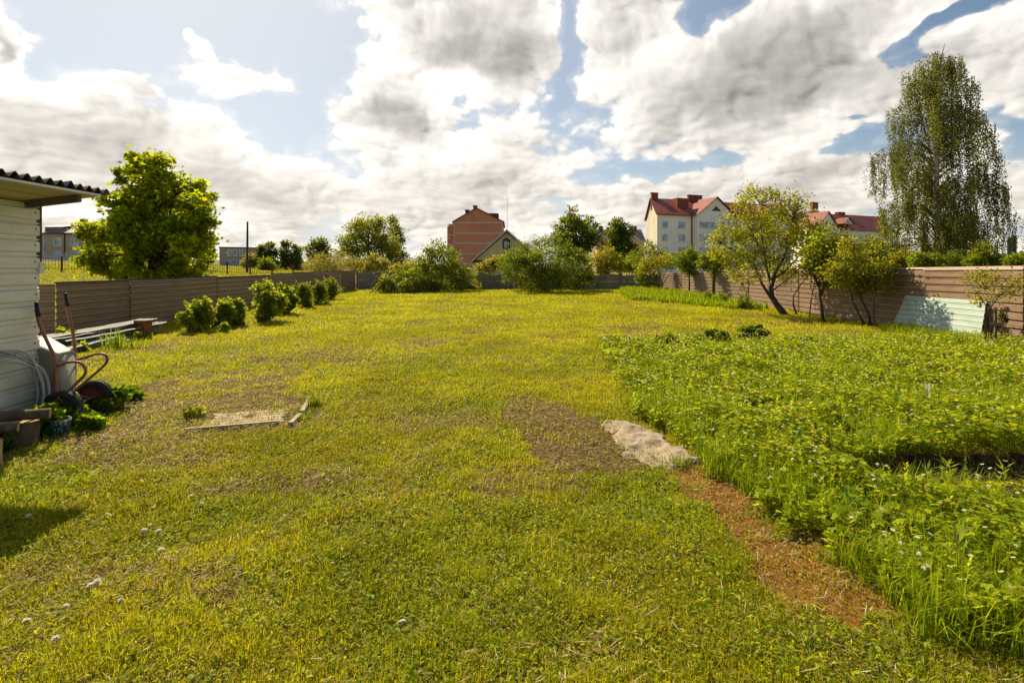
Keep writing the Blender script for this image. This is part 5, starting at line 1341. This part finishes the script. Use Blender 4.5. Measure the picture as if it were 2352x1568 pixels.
# ------------------------------------------------------------------ coil of pipe against the shed
M['hose'] = mat_basic('grey_plastic_pipe', (.34, .35, .32), (.25, .26, .24), 6, .5)
hp = MB(); rr = random.Random(8); pts = []
for i in range(7 * 40 + 1):
    t = i / 40; a = 2 * math.pi * t + 1.0; k = int(t); r_ = .40 + .035 * math.sin(k * 2.1 + .4) + .02 * math.sin(a * .5)
    pts.append((-4.985 + .010 * t - .055 * math.sin(a) * .9 + .035 * math.sin(k * 1.7), 4.66 + .035 * k % .12 + (r_ + .03 * math.sin(k)) * math.cos(a), max(.03, .43 + .02 * math.cos(k * 3) + r_ * math.sin(a) * 1.0)))
hp.tube(smooth_path(pts[::4], 4), .0095, 8)
tag(hp.build('pipe_coil', M['hose'], smooth=True), 'coil of thin grey plastic pipe leaning on the cream shed wall', 'pipe coil')
# logs, stump, bucket
M['logend'] = mat_basic('sawn_wood', (.42, .27, .14), (.30, .19, .10), 8, .85)
M['darkbark'] = mat_basic('dark_bark', (.16, .115, .08), (.06, .045, .03), 9, .95, bmp=1.0, stretch=(1, 1, .4))
def log(name, a, b, r, label, mat='darkbark', seed=0, seg=18):
    a, b = Vector(a), Vector(b); rr = random.Random(seed); ax = (b - a).normalized(); u = ax.orthogonal().normalized(); v = ax.cross(u)
    ph = [rr.uniform(0, 6.28) for _ in range(4)]; K = 9; V = []
    for i in range(K):
        t = i / (K - 1); c = a.lerp(b, t)
        for j in range(seg):
            q = 2 * math.pi * j / seg; k = 1 + .07 * math.sin(2 * q + ph[0]) + .05 * math.sin(3 * q + ph[1] + t * 2) + .03 * math.sin(7 * q + ph[2] + t * 5)
            V.append(c + (u * math.cos(q) + v * math.sin(q)) * r * k)
    Fc = [(i*seg+j, i*seg+(j+1) % seg, (i+1)*seg+(j+1) % seg, (i+1)*seg+j) for i in range(K-1) for j in range(seg)]
    o = thing(name, (0, 0, 0), label, 'log' if name != 'stump' else 'stump')
    mesh_obj('bark', V, Fc, M[mat], o, smooth=True)
    e = []; 
    for base, s in ((0, -1), ((K-1) * seg, 1)):
        mb = MB(); cc = sum((V[base + j] for j in range(seg)), Vector()) / seg
        mb.prism([V[base + j].lerp(cc, .04) + ax * .001 * s for j in range(seg)], ax * .004 * s).build('cut_end', M['logend'], o)
    return o
log('stump', (-4.62, 4.56, -.05), (-4.61, 4.57, .235), .10, 'dark weathered stump under the log by the shed', seed=1)
log('log', (-4.92, 4.30, .335), (-4.42, 4.62, .300), .046, 'dark log with a pale sawn end resting on the stump', seed=2)
log('log', (-4.86, 4.16, .26), (-4.50, 4.40, .235), .04, 'lower dark log lying below the pale ended one', seed=5)
log('split_block', (-4.42, 4.06, -.04), (-4.44, 4.07, .22), .10, 'pale split wood block at the left edge beneath the logs', mat='logend', seed=3)
bk = thing('bucket', (0, 0, 0), 'small blue and white spattered tin half hidden by weeds near the stump', 'tin')
m_, T, b = new_mat('spattered_tin'); nz = T.noise(obj_co(T), 45, 4, .6)
T.put(b.inputs['Base Color'], T.ramp(nz, [(.48, (.03, .035, .035)), (.56, (.08, .22, .30)), (.64, (.5, .52, .5))])); b.inputs['Roughness'].default_value = .5
MB().lathe([(0, 0), (.075, 0), (.085, .17), (.088, .17), (.088, .162), (.079, .01), (0, .01)], (-4.56, 4.86, .0), (.1, 0, 1), 24).build('body', m_, bk, smooth=True)
MB().tube([(-4.56 + .088 * math.cos(t) , 4.86 + .088 * math.sin(t), .17) for t in np.linspace(0, 6.1, 20)], .004, 5).build('rim', M['galv'], bk)
# ------------------------------------------------------------------ pile of metal sheets by the left fence
M['zinc'] = panel_mat('old_zinc_sheet', (.24, .245, .26), (.16, .16, .175), (.13, .10, .08), .75)
M['zincb'] = panel_mat('bluish_zinc_sheet', (.28, .32, .37), (.2, .23, .27), (.16, .14, .12), .7)
gs = 'corrugated sheets stacked by the dark fence'
rr = random.Random(12)
def corr_sheet(c, L, Wd, z, ang, mat, label, sag=.02, pitch=.09, amp=.011):
    ny_, nx2 = 14, int(Wd / pitch * 8); V = []; Fc = []; ca, sa = math.cos(ang), math.sin(ang)
    for i in range(ny_):
        for j in range(nx2):
            v = (i / (ny_ - 1) - .5) * L; u = (j / (nx2 - 1) - .5) * Wd
            V.append((c[0] + u * ca - v * sa, c[1] + u * sa + v * ca, z + amp * math.cos(2 * math.pi * u / pitch) - sag * math.sin(math.pi * i / (ny_ - 1)) + .006 * math.sin(i * 1.9 + z * 90)))
    n0 = len(V); V += [(a, b, q - .004) for a, b, q in V]
    for i in range(ny_ - 1):
        for j in range(nx2 - 1):
            q = (i*nx2+j, i*nx2+j+1, (i+1)*nx2+j+1, (i+1)*nx2+j); Fc += [q, tuple(k + n0 for k in q[::-1])]
        for j in (0, nx2 - 1): Fc.append((i*nx2+j, (i+1)*nx2+j, (i+1)*nx2+j+n0, i*nx2+j+n0))
    for i in (0, ny_ - 1):
        for j in range(nx2 - 1): Fc.append((i*nx2+j, i*nx2+j+1, i*nx2+j+1+n0, i*nx2+j+n0))
    o = mesh_obj('corrugated_sheet', V, Fc, mat, smooth=True)
    tag(o, label, 'metal sheet', gs); return o
ORD = ['lowest', 'second', 'third', 'fourth', 'fifth', 'sixth', 'seventh', 'eighth', 'ninth', 'tenth', 'topmost']
for i in range(11):
    z = .045 + i * .034; lab = ('grey corrugated sheet, %s of the long stack behind the rusty board' % ORD[i]) if i in (0, 10) else 'grey corrugated sheet, %s from the ground in the long stack' % ORD[i]
    corr_sheet((-9.02 + rr.uniform(-.07, .07) + .01 * i, 10.55 + rr.uniform(-.25, .25), 0), 3.3 + rr.uniform(-.1, .1), .52 - .012 * i, z, .12 + rr.uniform(-.035, .035), M['zinc'], lab)
for i in range(5):
    corr_sheet((-8.55 + .02 * i + rr.uniform(-.03, .03), 9.35 + rr.uniform(-.1, .1), 0), 2.6, .34, .04 + i * .036, .02 + .05 * i, M['zincb'], 'bluish corrugated sheet, %s of the low front pile' % (ORD[i] + (' from the ground' if i else '') if i < 4 else 'uppermost'))
bb = thing('scrap_board', (0, 0, 0), 'short rusty brown board standing upright in front of the sheet stack', 'board')
MB().obox((-8.72, 11.42, .20), (.135, -.02, .0), (.02, .10, 0), (.01, 0, .235)).build('panel', M['rust'], bb, bevel=.006)
MB().obox((-8.85, 11.33, .20), (.012, 0, 0), (.0, .012, 0), (.0, 0, .24)).build('edge', M['oldwood'], bb)
q0 = MB().tube([(-10.2, 9.5, .62), (-9.3, 9.3, .60)], .02, 8); tag(q0.build('wooden_pole', M['oldwood']), 'thin wooden pole lying across the scrap beside the shed corner', 'pole')
# stick by first bush
# ------------------------------------------------------------------ sunken slab with a timber edge
M['grey_timber'] = mat_basic('bleached_timber', (.44, .36, .26), (.30, .24, .17), 7, .9, bmp=.5, stretch=(.15, 1, 1), dirt=(.18, .13, .08), dirt_amt=.5)
sb = thing('old_slab', (0, 0, 0), 'weathered pale slab sunk in the soil with a board edge and low kerb', 'slab')
def gp(px, py, z=0): x, y = G(px, py); return Vector((x, y, z + float(height(x, y))))
top = [gp(455,983,.012), gp(600,973,.014), gp(655,966,.014), gp(672,950,.014), gp(660,938,.012), gp(560,938,.012), gp(490,950,.012)]
mb = MB(); 
rgs = random.Random(9)
for k in range(5):
    t0, t1 = k / 5 + .012, (k + 1) / 5 - .012
    L0, L1 = top[0].lerp(top[6], t0), top[0].lerp(top[6], t1); R0, R1 = top[2].lerp(top[4], t0), top[2].lerp(top[4], t1)
    L0 = L0.lerp(R0, rgs.uniform(0, .12)); R1 = R1.lerp(L1, rgs.uniform(0, .10)); mb.prism([L0, R0, R1, L1], (0, 0, -.04 - .004 * k))
mb.build('slab', M['grey_timber'], sb)
a, b = gp(425,989), gp(640,970); dd = (b - a).normalized(); nn_ = Vector((-dd.y, dd.x, 0))
MB().obox((a + b) / 2 + Vector((0, 0, .008)), dd * (b - a).length / 2, nn_ * .012, Vector((0, 0, .032))).build('edge_board', M['grey_timber'], sb)
for (p0, p1) in (((667,976),(690,952)), ((694,947),(712,918))):
    a, b = gp(*p0), gp(*p1); dd = (b - a).normalized(); nn_ = Vector((-dd.y, dd.x, 0))
    MB().obox((a + b) / 2 + Vector((0, 0, .015)), dd * (b - a).length / 2, nn_ * .028, Vector((0, 0, .035))).build('kerb', M['conc'] if 0 else M['grey_timber'], sb, bevel=.012)
# crumpled pale sheeting between the dirt and the bed
def crumple():
    xs = np.linspace(1.3, 3.3, 120) ; P_ = SCREED
    x0, y0 = P_.min(0); x1, y1 = P_.max(0); nx_, ny_ = 110, 110
    XX, YY = np.meshgrid(np.linspace(x0 - .2, x1 + .2, nx_), np.linspace(y0 - .2, y1 + .2, ny_))
    rid = np.abs(fbm(XX, YY, 3.0, 4, 91) - .5) * 2
    ZZ = height(XX, YY) + .012 + .045 * (1 - rid) ** 3 + .010 * fbm(XX, YY, 14, 3, 93)
    ins = mask(SCREED, XX, YY, .10, 4) > 0
    soft = ins.astype(float)
    for _ in range(5): soft = (soft + np.roll(soft, 1, 0) + np.roll(soft, -1, 0) + np.roll(soft, 1, 1) + np.roll(soft, -1, 1)) / 5
    soft = sstep(.35, 1.0, soft); base = height(XX, YY)
    ZZ = base - .008 + soft * (ZZ - base)
    idx = np.arange(nx_ * ny_).reshape(ny_, nx_); q = np.stack([idx[:-1,:-1], idx[:-1,1:], idx[1:,1:], idx[1:,:-1]], -1)
    keep = ins[:-1,:-1] | ins[:-1,1:] | ins[1:,1:] | ins[1:,:-1]; q = q[keep].reshape(-1, 4)
    o = np_mesh('ground_sheet', np.stack([XX, YY, ZZ], -1).reshape(-1, 3), q.ravel(), np.arange(len(q)) * 4, np.full(len(q), 4), 
                mat_basic('dusty_sheeting', (.33, .26, .185), (.23, .175, .125), 6, .9, bmp=.5, dirt=(.13, .09, .05), dirt_amt=.9), smooth=True)
    tag(o, 'pale crumpled dusty sheeting on the soil between the brown dirt and the weed bed', 'sheeting')
crumple()
# ------------------------------------------------------------------ single weeds, dandelion clocks and litter
NET = [(.14,.24,.022), (.18,.28,.026), (.11,.19,.02)]
bush('nettle_plant', 152, 812, 762, 30, 520, .085, CUR, 'bright yellow green nettles growing beside the scrap sheets behind the barrow', 111, lobes=3)
bush('nettle_plant', 180, 818, 795, 24, 260, .07, CUR, 'low weeds just below the bright nettles, at the pile of bluish sheets', 112, lobes=3)
bush('weed_plant', 150, 1000, 945, 30, 420, .10, NET, 'dark shaded weeds hiding the foot of the yellow rimmed wheel', 113, lobes=3, aspect=.75)
bush('weed_plant', 106, 1022, 958, 28, 520, .10, NET, 'shaded broad leaved weeds between the tin and the barrow', 114, lobes=3, aspect=.75)
bush('weed_plant', 255, 958, 915, 34, 420, .085, NET, 'sunlit broad leaved weeds in front of the red rimmed wheel', 115, lobes=3, aspect=.75)
bush('weed_plant', 300, 935, 908, 22, 200, .08, NET, 'sunlit weed tuft furthest right of the barrow wheels', 116, lobes=3, aspect=.75)
bush('weed_plant', 208, 1008, 975, 18, 150, .08, NET, 'single sunlit weed on the bare strip right of the shade', 117, lobes=3, aspect=.75)
bush('weed_plant', 78, 1030, 975, 24, 320, .09, NET, 'shaded weeds in front of the stump', 118, lobes=3, aspect=.75)
bush('weed_plant', 18, 1058, 1010, 26, 300, .07, NET, 'dark weeds at the left edge by the pale split block', 119, lobes=3)
bush('weed_plant', 452, 972, 950, 24, 90, .042, CUR, 'light green weed at the left end of the sunken slab', 120, lobes=3)
bush('weed_plant', 325, 782, 758, 30, 240, .06, CUR, 'low light green weeds right of the rusty board', 121, lobes=3)
def tuft(px, py, h, r, n, label, cols, w=.006, seed=0, name='grass_tuft', lean=.35):
    rg = np.random.RandomState(seed); x, y = G(px, py); X_ = x + rg.normal(size=n) * r * .5; Y_ = y + rg.normal(size=n) * r * .4
    o = blades(name, X_, Y_, h * rg.uniform(.45, 1.1, n), w * rg.uniform(.7, 1.3, n), np.abs(rg.normal(lean, .2, n)), pal(rg, n, cols, .2), rg, M['grass'], bend=.9)
    return tag(o, label, 'grass tuft')
tuft(262, 803, .50, .22, 90, 'long bladed grass tuft at the foot of the sheet stack', TG, .014, 1)
tuft(305, 802, .35, .25, 60, 'smaller grass tuft right of the long bladed one', TG, .013, 2)
tuft(722, 930, .26, .10, 160, 'yellow green grass tuft beside the kerb of the sunken slab', [(.24,.28,.02),(.30,.30,.03)], .006, 3)
tuft(700, 960, .16, .10, 90, 'short grass tuft between the two kerb pieces', TG, .006, 4)
tuft(1770, 1085, .26, .10, 60, 'tall grass tuft standing at the left of the dark furrow', TG, .010, 5)
tuft(1560, 1075, .14, .12, 120, 'dark green grass tuft growing through the edge of the crumpled sheeting', TG, .005, 6)
def broad(px, py, z, n, L, label, cols, seed, up=.5, aspect=.45, name='broad_leaf_plant'):
    rg = np.random.RandomState(seed); x, y = G(px, py); o = thing(name, (0, 0, 0), label, 'plant'); z0 = float(height(x, y))
    a = np.arange(n) * 2.399 + rg.uniform(0, .5, n); el = rg.uniform(up - .3, up + .5, n); d = np.stack([np.cos(a)*np.cos(el), np.sin(a)*np.cos(el), np.sin(el)], 1)
    hz = z0 + z * (.45 + .55 * np.arange(n) / n); b = np.stack([np.full(n, x), np.full(n, y), hz], 1)
    Ls = L * rg.uniform(.6, 1.1, n)
    leaf_mesh('leaf_whorl', b, d, Ls, Ls * aspect, pal(rg, n, cols, .2), M['leaf'], rg, .25, 1, o, fold=.1)
    MB().tube([(x, y, z0 - .02), (x, y, z0 + z)], [.006, .004], 6).build('stem', M['twig'], o); return o
broad(1952, 1215, .22, 9, .13, 'dark broad leaved dock plant near the edge of the bed', [(.10,.20,.02),(.14,.24,.02)], 1)
broad(1955, 1300, .16, 5, .11, 'pale broad leaves sticking out low over the bed edge', [(.26,.32,.03)], 2)
broad(2175, 1125, .30, 26, .11, 'bright whorled lupin like plant beside the dark furrow', [(.26,.33,.02),(.30,.34,.03)], 3, .6, .16)
broad(2130, 1120, .24, 20, .11, 'smaller whorled plant left of the bright one by the furrow', [(.2,.29,.02)], 4, .5, .16)
broad(2305, 1130, .28, 20, .10, 'whorled bright plant near the right edge above the furrow', [(.26,.33,.02)], 5, .6, .16)
broad(2130, 955, .30, 9, .14, 'pale grey leaved plant standing out in the middle of the bed', [(.42,.46,.30)], 6, .9, .4)
broad(1650, 905, .26, 9, .13, 'upright broad leaf in the left part of the bed', [(.16,.26,.02)], 7, .9, .4)
broad(1840, 1075, .26, 9, .14, 'upright dark dock leaf above the furrow', [(.12,.22,.02)], 8, .9, .4)
broad(2200, 1330, .24, 14, .14, 'spiky long leaved weed in the near bed grass', [(.2,.28,.03)], 9, .7, .14)
# dandelion clocks
M['fluff'] = mat_leaf('seed_fluff', .4, .9, (1, 1, 1))
M['fluff'].node_tree.nodes['Principled BSDF'].inputs['Specular IOR Level'].default_value = .1
def clock():
    rg = np.random.RandomState(5); n = 900; d = unit(rg.normal(size=(n, 3)))
    o = leaf_mesh('dandelion_clock', d * .004, d, rg.uniform(.012, .024, n), .0016, np.full((n, 3), .85) * (1, .97, .88), M['fluff'], rg, 1.5, 1)
    tag(o, 'fluffy whitish dandelion seed head in the lawn at the lower left', 'dandelion', 'dandelion seed heads in the lawn')
    MB().tube([(0, 0, 0), (.004, .003, -.06)], [.0025, .003], 6).build('stem', M['twig'], o); return o
c0 = clock(); rr = random.Random(4)
CL = [(437,1143,'farthest dandelion seed head from the viewer, right of the slab shade'), (353,1165,'small dandelion seed head beyond the tight group of three'), (462,1163,'rightmost dandelion seed head of the scatter, beside another slightly farther one'),
      (247,1187,'dandelion seed head standing alone between the shadow tip and the tight group'), (66,1196,'dandelion seed head lying in the roof shadow at the left edge'), (345,1212,'upper dandelion seed head of the tight group of three'),
      (330,1226,'lower left dandelion seed head of the tight group of three'), (364,1226,'right dandelion seed head of the tight group of three'), (370,1270,'dandelion seed head just nearer than the tight group of three'),
      (222,1349,'right one of two touching dandelion seed heads below the shadow'), (208,1353,'left one of two touching dandelion seed heads below the shadow'), (152,1402,'dandelion seed head halfway between the touching pair and the corner'),
      (278,1392,'small dandelion seed head right of and nearer than the touching pair'), (62,1430,'dandelion seed head closest to the left edge in the foreground'), (127,1480,'nearest and largest dandelion seed head, at the bottom left')]
for i, (px, py, lab) in enumerate(CL):
    x, y = G(px, py); o = c0 if i == 0 else c0.copy()
    if i:
        link(o); ch = c0.children[0].copy(); link(ch, o)
    o['label'] = lab
    s = rr.uniform(.55, .85); o.scale = (s * 1.15, s, s * .85); o.location = (x, y, float(height(x, y)) + .040 * s); o.rotation_euler = (rr.uniform(-.8, .8), rr.uniform(-.8, .8), rr.uniform(0, 6))
x, y = G(925, 1438); rg = np.random.RandomState(2)
V = []; 
for i in range(9):
    t = i / 8 - .5
    for s in (-1, 0, 1): V.append((x + .045 * t, y + .012 * s * (1 - 3 * t * t), float(height(x, y)) + .028 + .012 * (1 - 4 * t * t) - .006 * s * s))
o = mesh_obj('dry_leaf', V, [(i*3+j, i*3+j+1, (i+1)*3+j+1, (i+1)*3+j) for i in range(8) for j in (0, 1)], mat_basic('bleached_leaf', (.36, .38, .24), None, 8, .7), smooth=True)
o.modifiers.new('solid', 'SOLIDIFY').thickness = .0015
tag(o, 'single curled pale leaf lying on the lawn near the lower middle', 'leaf')
